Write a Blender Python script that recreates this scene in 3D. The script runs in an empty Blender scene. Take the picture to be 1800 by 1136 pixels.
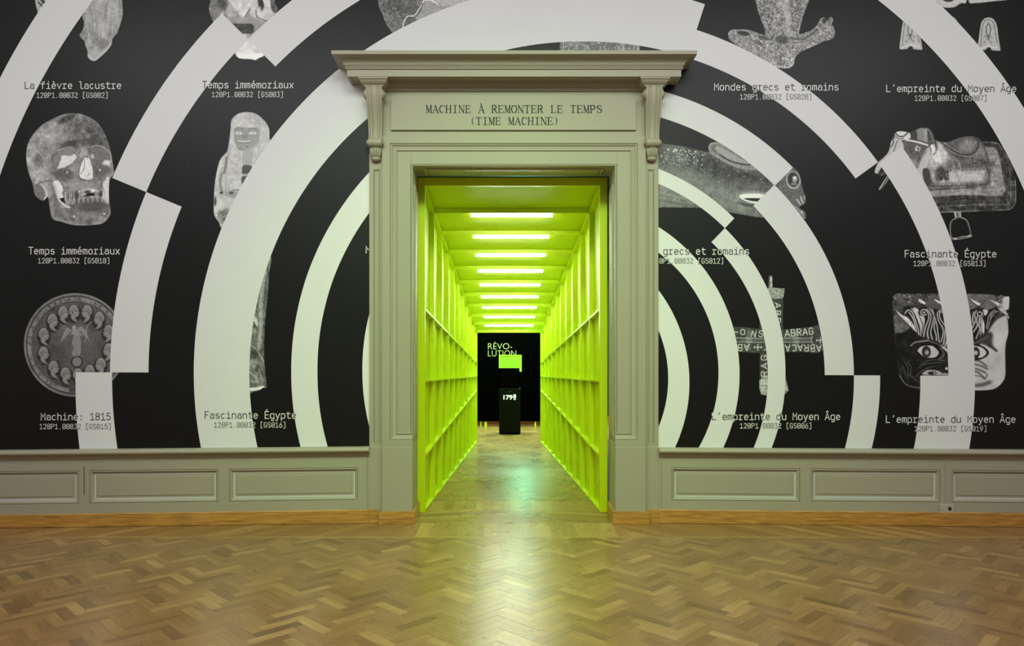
import bpy, bmesh, math, random
import numpy as np
from mathutils import Vector, Matrix

# ------------------------------------------------------------------ camera, world, lights, exposure
F = 1220.0            # focal length in pixels of the 1800x1136 photograph
VX, VY = 888.0, 648.0 # principal point (shifted architectural lens)
CAMH = 1.45
scene = bpy.context.scene
col = scene.collection
cam_d = bpy.data.cameras.new('camera')
cam = bpy.data.objects.new('camera', cam_d)
col.objects.link(cam)
cam.location = (0, 0, CAMH)
cam.rotation_euler = (math.pi/2, 0, 0)
cam_d.sensor_width = 36
cam_d.lens = F/1800*36
cam_d.shift_x = (900-VX)/1800
cam_d.shift_y = (VY-568)/1800
cam_d.clip_start = 0.05
scene.camera = cam

world = bpy.data.worlds.new('world'); scene.world = world
world.use_nodes = True
world.node_tree.nodes['Background'].inputs[0].default_value = (0.9, 0.95, 1, 1)
world.node_tree.nodes['Background'].inputs[1].default_value = 0.0

def area(name, loc, rot, sx, sy, power, color):
    l = bpy.data.lights.new(name, 'AREA'); l.shape = 'RECTANGLE'; l.size = sx; l.size_y = sy
    l.energy = power; l.color = color
    o = bpy.data.objects.new(name, l); col.objects.link(o)
    o.location = loc; o.rotation_euler = rot
    return o
# the hall's ceiling lights: two long rows washing the mural wall and a broad skylight further back
area('hall_light', (0.0, 2.5, 6.1), (math.radians(22), 0, 0), 11.5, 2.4, 580, (0.975, 0.99, 1.0))
area('hall_skylight', (0, -1.5, 6.1), (0, 0, 0), 8.0, 4.0, 180, (0.975, 0.99, 1.0))

area('gallery_light', (0.1, 17.65, 4.05), (0, 0, 0), 3.0, .4, 160, (0.9, 1.0, 0.8))  # extra fill added behind the black board to brighten the gallery skirting
# added green fill lamp, stands in for the tunnel's spill on the doorway
def spot(name, loc, target, power, color, size_deg, blend, rad):
    l = bpy.data.lights.new(name, 'SPOT'); l.energy = power; l.color = color; l.spot_size = math.radians(size_deg); l.spot_blend = blend; l.shadow_soft_size = rad
    o = bpy.data.objects.new(name, l); col.objects.link(o); o.location = loc
    o.rotation_euler = (Vector(target)-Vector(loc)).to_track_quat('-Z', 'Y').to_euler()
    return o
spot('green_spill_fill', (0.08, 1.6, 5.9), (0.08, 6.5, 0.6), 960, (0.47, 1.0, 0.15), 68, 1.0, .5)
# the gallery beyond the tunnel: soft ceiling light and a small mint lamp
area('gallery_light', (0.1, 15.9, 4.1), (0, 0, 0), 2.4, 1.6, 800, (0.55, 1.0, 0.55))
spot('mint_lamp', (0.365, 14.2, 2.36), (0.25, 7.6, 0.0), 320, (0.25, 1.0, 0.55), 100, 1.0, .06)
vs = scene.view_settings
scene.display_settings.display_device = 'sRGB'
vs.view_transform = 'Standard'; vs.look = 'None'; vs.exposure = 0.0; vs.gamma = 1.0
vs.use_curve_mapping = False
try:
    scene.cycles.max_bounces = 12; scene.cycles.diffuse_bounces = 7; scene.cycles.glossy_bounces = 5
    scene.cycles.use_denoising = True
    scene.cycles.sample_clamp_indirect = 8.0
    scene.cycles.caustics_reflective = False; scene.cycles.caustics_refractive = False
except Exception:
    pass

# ------------------------------------------------------------------ helpers
rnd = random.Random(7)
def lin(v):
    v = v/255.0
    return v/12.92 if v <= 0.04045 else ((v+0.055)/1.055)**2.4
def P(px, py, Y):
    return ((px-VX)/F*Y, Y, CAMH-(py-VY)/F*Y)
def PX(px, Y): return (px-VX)/F*Y
def PZ(py, Y): return CAMH-(py-VY)/F*Y

class MB:
    def __init__(self): self.v = []; self.f = []; self.m = []
    def add(self, verts, faces, mi=0):
        b = len(self.v); self.v += [tuple(p) for p in verts]
        for f in faces: self.f.append(tuple(b+i for i in f)); self.m.append(mi)
    def box(self, x0, x1, y0, y1, z0, z1, mi=0):
        self.add([(x0,y0,z0),(x1,y0,z0),(x1,y1,z0),(x0,y1,z0),(x0,y0,z1),(x1,y0,z1),(x1,y1,z1),(x0,y1,z1)],
                 [(0,3,2,1),(4,5,6,7),(0,1,5,4),(1,2,6,5),(2,3,7,6),(3,0,4,7)], mi)
    def hexa(self, p, mi=0):
        self.add(p, [(0,3,2,1),(4,5,6,7),(0,1,5,4),(1,2,6,5),(2,3,7,6),(3,0,4,7)], mi)
    def quad(self, a, b, c, d, mi=0): self.add([a,b,c,d], [(0,1,2,3)], mi)
    def loops(self, loops, cap0=False, cap1=False, mi=0, closed=True):
        n = len(loops[0]); b = len(self.v)
        for l in loops: self.v += [tuple(p) for p in l]
        for i in range(len(loops)-1):
            for j in range(n if closed else n-1):
                k = (j+1) % n
                self.f.append((b+i*n+j, b+i*n+k, b+(i+1)*n+k, b+(i+1)*n+j)); self.m.append(mi)
        if cap0: self.f.append(tuple(b+j for j in reversed(range(n)))); self.m.append(mi)
        if cap1: self.f.append(tuple(b+(len(loops)-1)*n+j for j in range(n))); self.m.append(mi)
    def build(self, name, mat, parent=None, smooth=False, bevel=0, angle=40):
        me = bpy.data.meshes.new(name)
        me.from_pydata(self.v, [], self.f)
        mats = mat if isinstance(mat, (list, tuple)) else [mat]
        for m in mats: me.materials.append(m)
        if len(mats) > 1: me.polygons.foreach_set('material_index', self.m)
        bm = bmesh.new(); bm.from_mesh(me)
        bmesh.ops.recalc_face_normals(bm, faces=bm.faces)
        if bevel:
            bmesh.ops.remove_doubles(bm, verts=bm.verts, dist=1e-5)
            es = [e for e in bm.edges if len(e.link_faces) == 2 and e.calc_face_angle(0) > math.radians(30)]
            bmesh.ops.bevel(bm, geom=es, offset=bevel, segments=1, affect='EDGES', clamp_overlap=True)
        bm.to_mesh(me); bm.free()
        if smooth:
            me.polygons.foreach_set('use_smooth', [True]*len(me.polygons))
            me.set_sharp_from_angle(angle=math.radians(angle))
        o = bpy.data.objects.new(name, me); col.objects.link(o)
        if parent is not None:
            o.parent = parent
            o.matrix_parent_inverse = Matrix.Translation(-Vector(parent.location))
        return o
def empty(name, loc=(0,0,0)):
    o = bpy.data.objects.new(name, None); col.objects.link(o); o.location = loc
    o.empty_display_size = 0.2
    return o
def tag(o, label=None, cat=None, group=None, kind=None):
    if label: o['label'] = label
    if cat: o['category'] = cat
    if group: o['group'] = group
    if kind: o['kind'] = kind
    return o

# ------------------------------------------------------------------ materials
def newmat(name):
    m = bpy.data.materials.new(name); m.use_nodes = True
    nt = m.node_tree; b = nt.nodes['Principled BSDF']
    return m, nt, b
def paint(name, c, rough=0.45, spec=0.5, var=0.06, scale=3.0, bump=0.02, bscale=60, coat=0):
    m, nt, b = newmat(name)
    N, L = nt.nodes, nt.links
    tc = N.new('ShaderNodeTexCoord'); n1 = N.new('ShaderNodeTexNoise')
    n1.inputs['Scale'].default_value = scale; n1.inputs['Detail'].default_value = 4
    L.new(tc.outputs['Object'], n1.inputs['Vector'])
    mx = N.new('ShaderNodeMix'); mx.data_type = 'RGBA'
    mx.inputs['A'].default_value = (*[x*(1-var) for x in c], 1); mx.inputs['B'].default_value = (*[min(1, x*(1+var)) for x in c], 1)
    L.new(n1.outputs['Fac'], mx.inputs['Factor']); L.new(mx.outputs['Result'], b.inputs['Base Color'])
    b.inputs['Roughness'].default_value = rough; b.inputs['Specular IOR Level'].default_value = spec
    if coat: b.inputs['Coat Weight'].default_value = coat
    if bump:
        n2 = N.new('ShaderNodeTexNoise'); n2.inputs['Scale'].default_value = bscale; n2.inputs['Detail'].default_value = 3
        L.new(tc.outputs['Object'], n2.inputs['Vector'])
        bp = N.new('ShaderNodeBump'); bp.inputs['Strength'].default_value = bump*5; bp.inputs['Distance'].default_value = 0.002
        L.new(n2.outputs['Fac'], bp.inputs['Height']); L.new(bp.outputs['Normal'], b.inputs['Normal'])
    return m
def emit(name, c, s):
    m, nt, b = newmat(name)
    b.inputs['Base Color'].default_value = (*c, 1)
    b.inputs['Emission Color'].default_value = (*c, 1); b.inputs['Emission Strength'].default_value = s
    return m

M_trim = paint('painted_trim', (0.350, 0.326, 0.240), 0.5, 0.5, 0.04, 2.0, 0.03, 35)
M_wall = paint('plaster_wall', (0.55, 0.55, 0.54), 0.8)
M_green = paint('fluorescent_paint', (0.575, 0.705, 0.0), 0.42, 0.5, 0.02, 2.5, 0)
M_black = paint('black_vinyl', (0.0042, 0.0042, 0.0046), 0.42, 0.29, 0.15, 6, 0.05, 45)
M_white = paint('white_vinyl', (0.735, 0.738, 0.742), 0.5, 0.35, 0.02, 3, 0.03, 45)
M_textw = paint('caption_white', (0.78, 0.78, 0.76), 0.5, 0.4, 0.0, 3, 0)
M_textb = paint('caption_dark', (0.05, 0.05, 0.045), 0.5, 0.4, 0.0, 3, 0)
M_ink = paint('sign_ink', (0.012, 0.016, 0.008), 0.5, 0.4, 0.0, 3, 0)
M_felt = paint('black_board', (0.0006, 0.0006, 0.0007), 0.9, 0.0, 0.1, 4, 0)
M_ped = paint('dark_green_pedestal', (0.0012, 0.004, 0.003), 0.55, 0.1, 0.1, 4, 0)
M_dark = paint('dark_plaster', (0.05, 0.05, 0.045), 0.9, 0.2)
M_letter = paint('lime_letter', (0.36, 0.38, 0.13), 0.6, 0.2, 0, 3, 0)
M_whiteletter = emit('lit_white_letter', (0.85, 1.0, 0.92), 0.75)
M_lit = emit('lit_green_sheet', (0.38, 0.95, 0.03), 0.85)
M_littext = paint('green_sheet_text', (0.10, 0.35, 0.0), 0.6, 0.2, 0, 3, 0)
M_tube = emit('tube_glow', (0.93, 1.0, 0.90), 43.0)
M_cap = paint('tube_cap', (0.35, 0.45, 0.30), 0.4)
M_plastic = paint('socket_plastic', (0.42, 0.41, 0.33), 0.35, 0.5, 0.02, 3, 0)
M_hole = paint('socket_hole', (0.03, 0.03, 0.02), 0.5, 0.3, 0, 3, 0)
M_seam = paint('dark_gap', (0.004, 0.004, 0.004), 0.8, 0.1, 0, 3, 0)

def wood_skirt():
    m, nt, b = newmat('oak_skirting'); N, L = nt.nodes, nt.links
    tc = N.new('ShaderNodeTexCoord'); mp = N.new('ShaderNodeMapping')
    mp.inputs['Scale'].default_value = (0.9, 6, 16)
    L.new(tc.outputs['Object'], mp.inputs['Vector'])
    n = N.new('ShaderNodeTexNoise'); n.inputs['Scale'].default_value = 5; n.inputs['Detail'].default_value = 7; n.inputs['Distortion'].default_value = 0.6
    L.new(mp.outputs['Vector'], n.inputs['Vector'])
    cr = N.new('ShaderNodeValToRGB'); e = cr.color_ramp.elements
    e[0].position = 0.28; e[0].color = (0.27, 0.120, 0.022, 1); e[1].position = 0.72; e[1].color = (0.60, 0.315, 0.068, 1)
    L.new(n.outputs['Fac'], cr.inputs['Fac']); L.new(cr.outputs['Color'], b.inputs['Base Color'])
    b.inputs['Roughness'].default_value = 0.38
    return m
M_skirt = wood_skirt()

def parquet():
    m, nt, b = newmat('oak_parquet'); N, L = nt.nodes, nt.links
    at = N.new('ShaderNodeAttribute'); at.attribute_name = 'tone'
    oi = N.new('ShaderNodeObjectInfo'); sp = N.new('ShaderNodeSeparateColor')
    L.new(oi.outputs['Color'], sp.inputs['Color'])
    ad = N.new('ShaderNodeMath'); ad.operation = 'ADD'
    L.new(at.outputs['Fac'], ad.inputs[0]); L.new(sp.outputs['Red'], ad.inputs[1])
    uv = N.new('ShaderNodeUVMap'); uv.uv_map = 'UVMap'
    cx = N.new('ShaderNodeCombineXYZ')
    ml = N.new('ShaderNodeMath'); ml.operation = 'MULTIPLY'; ml.inputs[1].default_value = 173.0
    L.new(ad.outputs[0], ml.inputs[0]); L.new(ml.outputs[0], cx.inputs['X']); L.new(ml.outputs[0], cx.inputs['Y'])
    va = N.new('ShaderNodeVectorMath'); va.operation = 'ADD'
    L.new(uv.outputs['UV'], va.inputs[0]); L.new(cx.outputs[0], va.inputs[1])
    mp = N.new('ShaderNodeMapping'); mp.inputs['Scale'].default_value = (5, 60, 1)
    L.new(va.outputs[0], mp.inputs['Vector'])
    n = N.new('ShaderNodeTexNoise'); n.inputs['Scale'].default_value = 1.0; n.inputs['Detail'].default_value = 5
    L.new(mp.outputs['Vector'], n.inputs['Vector'])
    # block tone -> colour
    cr = N.new('ShaderNodeValToRGB'); el = cr.color_ramp.elements
    el[0].position = 0.0; el[0].color = (0.155, 0.083, 0.028, 1)
    el[1].position = 1.0; el[1].color = (0.45, 0.275, 0.10, 1)
    for p, c in ((0.35, (0.255, 0.138, 0.047, 1)), (0.72, (0.315, 0.176, 0.060, 1))):
        x = el.new(p); x.color = c
    L.new(ad.outputs[0], cr.inputs['Fac'])
    # fine grain and broad dirt patches
    g = N.new('ShaderNodeMapRange'); g.inputs['From Min'].default_value = 0.3; g.inputs['From Max'].default_value = 0.7
    g.inputs['To Min'].default_value = 0.80; g.inputs['To Max'].default_value = 1.16
    L.new(n.outputs['Fac'], g.inputs['Value'])
    geo = N.new('ShaderNodeNewGeometry')
    d = N.new('ShaderNodeTexNoise'); d.inputs['Scale'].default_value = 1.6; d.inputs['Detail'].default_value = 6; d.inputs['Roughness'].default_value = 0.62
    L.new(geo.outputs['Position'], d.inputs['Vector'])
    g2 = N.new('ShaderNodeMapRange'); g2.inputs['From Min'].default_value = 0.3; g2.inputs['From Max'].default_value = 0.7
    g2.inputs['To Min'].default_value = 0.86; g2.inputs['To Max'].default_value = 1.02
    L.new(d.outputs['Fac'], g2.inputs['Value'])
    mm = N.new('ShaderNodeMath'); mm.operation = 'MULTIPLY'; L.new(g.outputs[0], mm.inputs[0]); L.new(g2.outputs[0], mm.inputs[1])
    vm = N.new('ShaderNodeVectorMath'); vm.operation = 'SCALE'
    L.new(cr.outputs['Color'], vm.inputs[0]); L.new(mm.outputs[0], vm.inputs['Scale'])
    L.new(vm.outputs[0], b.inputs['Base Color'])
    # worn varnish: roughness varies in patches, fine scratches
    r = N.new('ShaderNodeMapRange'); r.inputs['From Min'].default_value = 0.3; r.inputs['From Max'].default_value = 0.7
    r.inputs['To Min'].default_value = 0.25; r.inputs['To Max'].default_value = 0.31
    L.new(d.outputs['Fac'], r.inputs['Value']); L.new(r.outputs[0], b.inputs['Roughness'])
    b.inputs['Specular IOR Level'].default_value = 0.6
    bp = N.new('ShaderNodeBump'); bp.inputs['Strength'].default_value = 0.12; bp.inputs['Distance'].default_value = 0.001
    L.new(n.outputs['Fac'], bp.inputs['Height']); L.new(bp.outputs['Normal'], b.inputs['Normal'])
    return m
M_floor = parquet()
M_subfloor = paint('parquet_joint', (0.12, 0.07, 0.03), 0.6, 0.3, 0.1, 3, 0)
M_plainfloor = paint('plain_oak_floor', (0.24, 0.145, 0.058), 0.35, 0.5, 0.15, 2, 0)
# ------------------------------------------------------------------ wall planes (side parts angled inward to match bowed lines in image coordinates)
XL, XR, YW = -1.276, 1.442, 6.54
ML = (6.54-6.34)/(4.615-1.276); MR = (6.38-6.54)/(4.77-1.442)
def wallY(px, off=0.0):
    """depth at which the sight line through column px meets the mural wall (off = distance in front of it)"""
    t = (px-VX)/F
    if px < 650:  Y = (YW-off-ML*XL)/(1-ML*t)
    elif px > 1157: Y = (YW-off-MR*XR)/(1-MR*t)
    else: Y = YW-off
    return Y
def wp(px, py, off=0.0): return P(px, py, wallY(px, off))
def onwall(X, off, z):
    if X < XL: Y = YW+ML*(X-XL)-off
    elif X > XR: Y = YW+MR*(X-XR)-off
    else: Y = YW-off
    return (X, Y, z)

# ------------------------------------------------------------------ room shell
HZ = 6.2
XA, XB = -6.4, 6.4
w = MB()
def slab(xa, xb, z0, z1):
    a, b_ = onwall(xa, 0, 0), onwall(xb, 0, 0)
    w.hexa([(a[0],a[1]+.003,z0),(b_[0],b_[1]+.003,z0),(b_[0],7.02,z0),(a[0],7.02,z0),
            (a[0],a[1]+.003,z1),(b_[0],b_[1]+.003,z1),(b_[0],7.02,z1),(a[0],7.02,z1)])
slab(XA, XL, 0, HZ); slab(XR, XB, 0, HZ); slab(XL, XR, 3.45, HZ)
slab(XL, -0.93, 0, 3.45); slab(1.085, XR, 0, 3.45)
tag(w.build('wall_front', M_wall), 'tall wall carrying the mural and the doorway', kind='structure')
for nm, bx in (('wall_left', (XA-.2, XA, -5, 7.02, 0, HZ)), ('wall_right', (XB, XB+.2, -5, 7.02, 0, HZ)),
               ('wall_back', (XA, XB, -5.2, -5, 0, HZ)), ('ceiling', (XA-.2, XB+.2, -5.2, 7.02, HZ, HZ+.2))):
    m_ = MB(); m_.box(*bx); tag(m_.build(nm, M_wall), kind='structure')
# the dark gallery the tunnel leads through
g_ = MB(); g_.box(-4.2, -4.0, 7.02, 18.2, 0, 4.2); tag(g_.build('wall_gallery_left', M_dark), kind='structure')
g_ = MB(); g_.box(4.0, 4.2, 7.02, 18.2, 0, 4.2); tag(g_.build('wall_gallery_right', M_dark), kind='structure')
g_ = MB(); g_.box(-4.2, 4.2, 18.0, 18.2, 0, 4.2); tag(g_.build('wall_gallery_back', M_dark), kind='structure')
g_ = MB(); g_.box(-4.2, 4.2, 7.02, 18.2, 4.2, 4.3); tag(g_.build('ceiling_gallery', M_dark), kind='structure')
g_ = MB(); g_.box(-4.0, 4.0, 17.97, 18.0, 0, 0.2); tag(g_.build('baseboard_gallery', M_skirt), kind='structure')

# ------------------------------------------------------------------ parquet floor
fl = MB(); fl.box(XA-.2, XB+.2, -5.2, 18.2, -0.12, -0.012)
floor = tag(fl.build('floor', M_subfloor), kind='structure')
pf = MB(); pf.box(XA, XB, -5.0, 2.55, -0.012, 0.0)
pfo = tag(pf.build('floorboards', M_plainfloor, floor), kind='stuff')
BL, BW = 0.27, 0.0675
NB = 4
def block_mesh(L, W, name='block'):
    g = 0.00025; c = 0.0006
    x, y = L/2-g, W/2-g
    v = [(-x,-y,-.012),(x,-y,-.012),(x,y,-.012),(-x,y,-.012),(-x,-y,-c),(x,-y,-c),(x,y,-c),(-x,y,-c),
         (-x+c,-y+c,0),(x-c,-y+c,0),(x-c,y-c,0),(-x+c,y-c,0)]
    f = [(0,1,5,4),(1,2,6,5),(2,3,7,6),(3,0,4,7),(4,5,9,8),(5,6,10,9),(6,7,11,10),(7,4,8,11),(8,9,10,11)]
    return v, f
placed = []   # (cx, cy, angle, L, W)
def herring(x0, x1, y0, y1, px, py):
    s = BW/math.sqrt(2)
    R_ = int((abs(x1-x0)+abs(y1-y0))/s)+80
    out = []
    ca = 0.5*math.sqrt(2)
    umid, vmid = ((x0+x1)/2-px)/s, ((y0+y1)/2-py)/s
    ic, jc = int((umid+vmid)/2), int((vmid-umid)/2)
    for i in range(ic-R_, ic+R_):
        for j in range(jc-R_, jc+R_):
            d = (i-j) % (2*NB)
            if d == 0:   cxu, cyu, hor = i+NB/2, j+0.5, True
            elif d == 2*NB-1: cxu, cyu, hor = i+0.5, j+NB/2, False
            else: continue
            X = (cxu-cyu)*s+px; Y = (cxu+cyu)*s+py
            hy = (BL+BW)/2*ca*1.0
            if x0 < X < x1 and y0-hy < Y < y1+hy:
                a_ = math.pi/4 if hor else 3*math.pi/4
                if Y-hy < y0 or Y+hy > y1: out.append((X, Y, a_, BL, BW, (y0, y1), (x0-1, x1+1)))
                else: out.append((X, Y, a_, BL, BW))
    return out
# phase: a ridge of the zigzag lies at X = 0.766
s_ = BW/math.sqrt(2)
phx = 0.766-NB*s_*1.0
HA = herring(-5.4, 5.4, 2.6, 5.946, phx, 0.02)
HB = herring(-0.97, 1.11, 7.595, 14.0, phx, 0.02)
HC = herring(-3.2, 3.2, 14.0, 17.97, phx, 0.02)
extra = []
# long edging strip, then boards along the wall
y = -5.4
while y < 5.4:
    extra.append((y+.45, 5.965, 0, .90, .038)); y += .90
def diag(x0, x1, ya, yb, sgn, step):
    x = x0
    while x < x1:
        extra.append((x, (ya+yb)/2, sgn*math.radians(52), (yb-ya)/math.sin(math.radians(52))+.10, step*math.sin(math.radians(52)), (ya, yb), (-9, -.90) if x0 < -2 else (1.074, 9))); x += step
diag(-5.2, -.55, 5.984, 6.56, 1, .118)
diag(.75, 5.4, 5.984, 6.56, -1, .118)
x = -0.90
while x < 1.08:
    wdt = .118; extra.append((x+wdt/2, 6.242, math.pi/2, .515, wdt)); x += wdt
extra.append((.08, 6.512, 0, 1.94, .022))
extra.append((.08, 7.125, 0, 1.94, .022))
for k in range(-7, 8):      # low chevrons in the sill
    for sg, xc in ((1, -.39), (-1, .55)):
        extra.append((xc, 6.82+k*.083, sg*math.radians(14), .99, .078, (6.525, 7.112), (-9, .08) if sg > 0 else (.08, 9)))
x = -0.90
while x < 1.08:
    extra.append((x+.059, 7.365, math.pi/2, .455, .118)); x += .118
HB0 = HB
def clipy(pts, ya, yb):
    def cl(poly, keep, inter):
        out = []
        for i in range(len(poly)):
            a, b_ = poly[i], poly[(i+1) % len(poly)]
            if keep(a): out.append(a)
            if keep(a) != keep(b_): out.append(inter(a, b_))
        return out
    def it(yv):
        def f(a, b_):
            t = (yv-a[1])/(b_[1]-a[1]); return tuple(a[i]+t*(b_[i]-a[i]) for i in range(4))
        return f
    pts = cl(pts, lambda p: p[1] >= ya, it(ya))
    if pts: pts = cl(pts, lambda p: p[1] <= yb, it(yb))
    return pts
# the 300 blocks that show largest are separate objects
def tone():
    r = rnd.random()
    t = rnd.gauss(0.48, 0.15)
    if r < 0.13: t = rnd.uniform(0.68, 0.92)
    elif r < 0.21: t = rnd.uniform(0.12, 0.28)
    return min(0.99, max(0.03, t))
def visible(b):
    X, Y = b[0], b[1]
    px = VX+X/Y*F; py = VY+CAMH*F/Y
    return -20 < px < 1820 and py < 1150
vis = sorted([b for b in HA if visible(b)], key=lambda b: b[1])
vis = [b for b in vis if len(b) == 5]
ind = set(id(b) for b in vis[:300])
v0, f0 = block_mesh(BL, BW)
bme = bpy.data.meshes.new('block'); bme.from_pydata(v0, [], f0); bme.materials.append(M_floor)
uvl = bme.uv_layers.new(name='UVMap')
for lp in bme.loops:
    c_ = bme.vertices[lp.vertex_index].co; uvl.data[lp.index].uv = (c_.x, c_.y)
for b_ in vis[:300]:
    o = bpy.data.objects.new('block', bme); col.objects.link(o)
    o.parent = floor
    o.location = (b_[0], b_[1], rnd.uniform(-.0003, .0003)); o.rotation_euler = (rnd.gauss(0, .0025), rnd.gauss(0, .001), b_[2])
    t_ = tone(); o.color = (t_, 0, 0, 1)
def stuff_blocks(name, lst):
    V = []; Fc = []; T = []; UV = []
    for b_ in lst:
        X, Y, a, L, W = b_[:5]
        t_ = tone()
        if L > .8 and W < .04: t_ = rnd.uniform(.88, .97)
        elif len(b_) > 5 and W != BW: t_ = t_*.8+.22
        elif W > .1: t_ = t_*.8+.30
        ca, sa = math.cos(a), math.sin(a)
        tx, ty = rnd.gauss(0, .0025), rnd.gauss(0, .001)
        z0 = rnd.uniform(-.0003, .0003)
        if len(b_) > 5:
            hx, hy = L/2, W/2-.0006
            q = [(X+ca*u-sa*v, Y+sa*u+ca*v, u, v) for u, v in ((-hx,-hy),(hx,-hy),(hx,hy),(-hx,hy))]
            xl, xr = None, None
            q = clipy(q, *b_[5])
            q = [(p[1], p[0], p[2], p[3]) for p in clipy([(p[1], p[0], p[2], p[3]) for p in q], *b_[6])] if q else q
            if len(q) < 3: continue
            base = len(V)
            for p in q: V.append((p[0], p[1], z0))
            Fc.append(tuple(range(base, base+len(q)))); T += [t_]*len(q); UV += [(p[2], p[3]) for p in q]
            continue
        vv, ff = block_mesh(L, W)
        base = len(V)
        for p in vv:
            V.append((X+ca*p[0]-sa*p[1], Y+sa*p[0]+ca*p[1], p[2]+z0+(p[1]*tx+p[0]*ty if p[2] > -.01 else 0)))
            T.append(t_); UV.append((p[0], p[1]))
        Fc += [tuple(base+i for i in f) for f in ff]
    me = bpy.data.meshes.new(name); me.from_pydata(V, [], Fc); me.materials.append(M_floor)
    at = me.attributes.new('tone', 'FLOAT', 'POINT'); at.data.foreach_set('value', T)
    u = me.uv_layers.new(name='UVMap')
    li = np.empty(len(me.loops), dtype=np.int32); me.loops.foreach_get('vertex_index', li)
    u.data.foreach_set('uv', np.array(UV, dtype=np.float32)[li].ravel())
    bm = bmesh.new(); bm.from_mesh(me); bmesh.ops.recalc_face_normals(bm, faces=bm.faces)
    for f in bm.faces:
        if abs(f.normal.z) > .9 and f.normal.z < 0: f.normal_flip()
    bm.to_mesh(me); bm.free()
    o = bpy.data.objects.new(name, me); col.objects.link(o); o.parent = floor; o.color = (0, 0, 0, 1)
    return tag(o, kind='stuff')
stuff_blocks('herringbone_parquet', [b for b in HA if id(b) not in ind]+HB+HC)
stuff_blocks('border_parquet', [b for b in extra if b])

# ------------------------------------------------------------------ door surround
CX = 0.0815
surr = tag(empty('door_surround', (CX, 6.5, 0)), 'olive-grey painted classical doorway with projecting cornice, scrolled brackets and lettered frieze', 'doorway')
def U(profile, hw, Yf, Yb=YW):
    """profile (d, z) swept along left return, front and right return"""
    return [[(CX-hw-d, Yb, z), (CX-hw-d, Yf-d, z), (CX+hw+d, Yf-d, z), (CX+hw+d, Yb, z)] for d, z in profile]
HWC = 1.3535
# cornice
m = MB()
pr = [(0, 4.315), (.285, 4.300), (.285, 4.268), (.272, 4.2665), (.250, 4.263), (.230, 4.256), (.214, 4.246), (.203, 4.233), (.197, 4.220), (.194, 4.209), (.178, 4.207), (.187, 4.205), (.187, 4.197), (.178, 4.195), (.178, 4.190), (.184, 4.188), (.184, 4.180), (.170, 4.176),
      (.170, 4.114), (.158, 4.114), (.156, 4.118), (.148, 4.118), (.146, 4.114), (.138, 4.114), (.135, 4.120), (.050, 4.120), (.048, 4.108), (.042, 4.106), (.036, 4.092),
      (.026, 4.082), (.014, 4.078), (.012, 4.060), (.006, 4.058), (.004, 4.050), (0, 4.048)]
m.loops(U(pr, HWC, 6.50), closed=False)
m.build('cornice', M_trim, surr, smooth=True, angle=17)
# frieze board
m = MB()
m.box(CX-1.355, CX+1.355, 6.51, YW, 3.60, 4.07)
m.build('frieze', M_trim, surr, bevel=.002)
m = MB()
x0, x1, z0, z1 = PX(687, 6.49), PX(1118, 6.49), PZ(228.6, 6.49), PZ(175.8, 6.49)
m.box(x0, x1, 6.49, 6.512, z0, z1)
sign = m.build('sign_board', M_trim, surr, bevel=.0015)
# architrave casing: nested frame
YC = 6.478
Xo, Xi = (PX(671.8, YC), PX(1135.2, YC)), (PX(725, YC), PX(1082, YC))
hwo = (Xo[1]-Xo[0])/2; hwi = (Xi[1]-Xi[0])/2
def zz(py): return PZ(py, YC)
def xx(px): return CX-abs(PX(px, YC)-CX)   # left-hand x from a left-hand pixel
k1 = CX-xx(684.6)        # half width of outer moulding edge
ztop = zz(239.5); zt1 = zz(251); zb1 = zz(774.5); zb0 = zz(787)
m = MB()
def mirror_box(x0, x1, y0, y1, z0, z1):
    m.box(x0, x1, y0, y1, z0, z1); m.box(2*CX-x1, 2*CX-x0, y0, y1, z0, z1)
HI = CX-xx(725)          # half width of the opening
zo = zz(291)
# outer flats
mirror_box(CX-hwo, CX-k1, YC, YW, zb0, ztop)
m.box(CX-k1, CX+k1, YC, YW, zt1, ztop)
mirror_box(CX-k1, CX-HI, YC, YW, zb0, zb1)
# ogee (inset o from k1; bottom returns)
og = [(0, YC), (.004, YC), (.006, YC+.010), (.014, YC+.006), (.020, YC+.008), (.030, YC+.018), (.044, YC+.022), (.056, YC+.024), (.060, YC+.016), (.067, YC+.016), (.070, YC+.027), (.076, YC+.027)]
def ogp(o, Y):
    L_ = [(CX-HI, Y, zb1+o), (CX-k1+o, Y, zb1+o), (CX-k1+o, Y, zt1-o), (CX+k1-o, Y, zt1-o), (CX+k1-o, Y, zb1+o), (CX+HI, Y, zb1+o)]
    return L_
m.loops([ogp(o, Y) for o, Y in og], closed=False)
# inner flat
oi = .076; YI = YC+.027
z_in_b, z_in_t = zb1+oi, zt1-oi
bo = .022
mirror_box(CX-k1+oi, CX-HI-bo, YI, YW, z_in_b, z_in_t)
m.box(CX-HI-bo-.001, CX+HI+bo+.001, YI, YW, zo+bo, z_in_t)
# bead around the opening
bd = [(bo, YI), (bo-.003, YI+.006), (bo-.006, YI-.006), (bo-.012, YI-.010), (.004, YI-.008), (0, YI-.002), (0, YI+.03)]
m.loops([[(CX-HI-o, Y, zb1), (CX-HI-o, Y, zo+o), (CX+HI+o, Y, zo+o), (CX+HI+o, Y, zb1)] for o, Y in bd], closed=False)
m.build('casing', M_trim, surr, smooth=True, angle=25)
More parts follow.
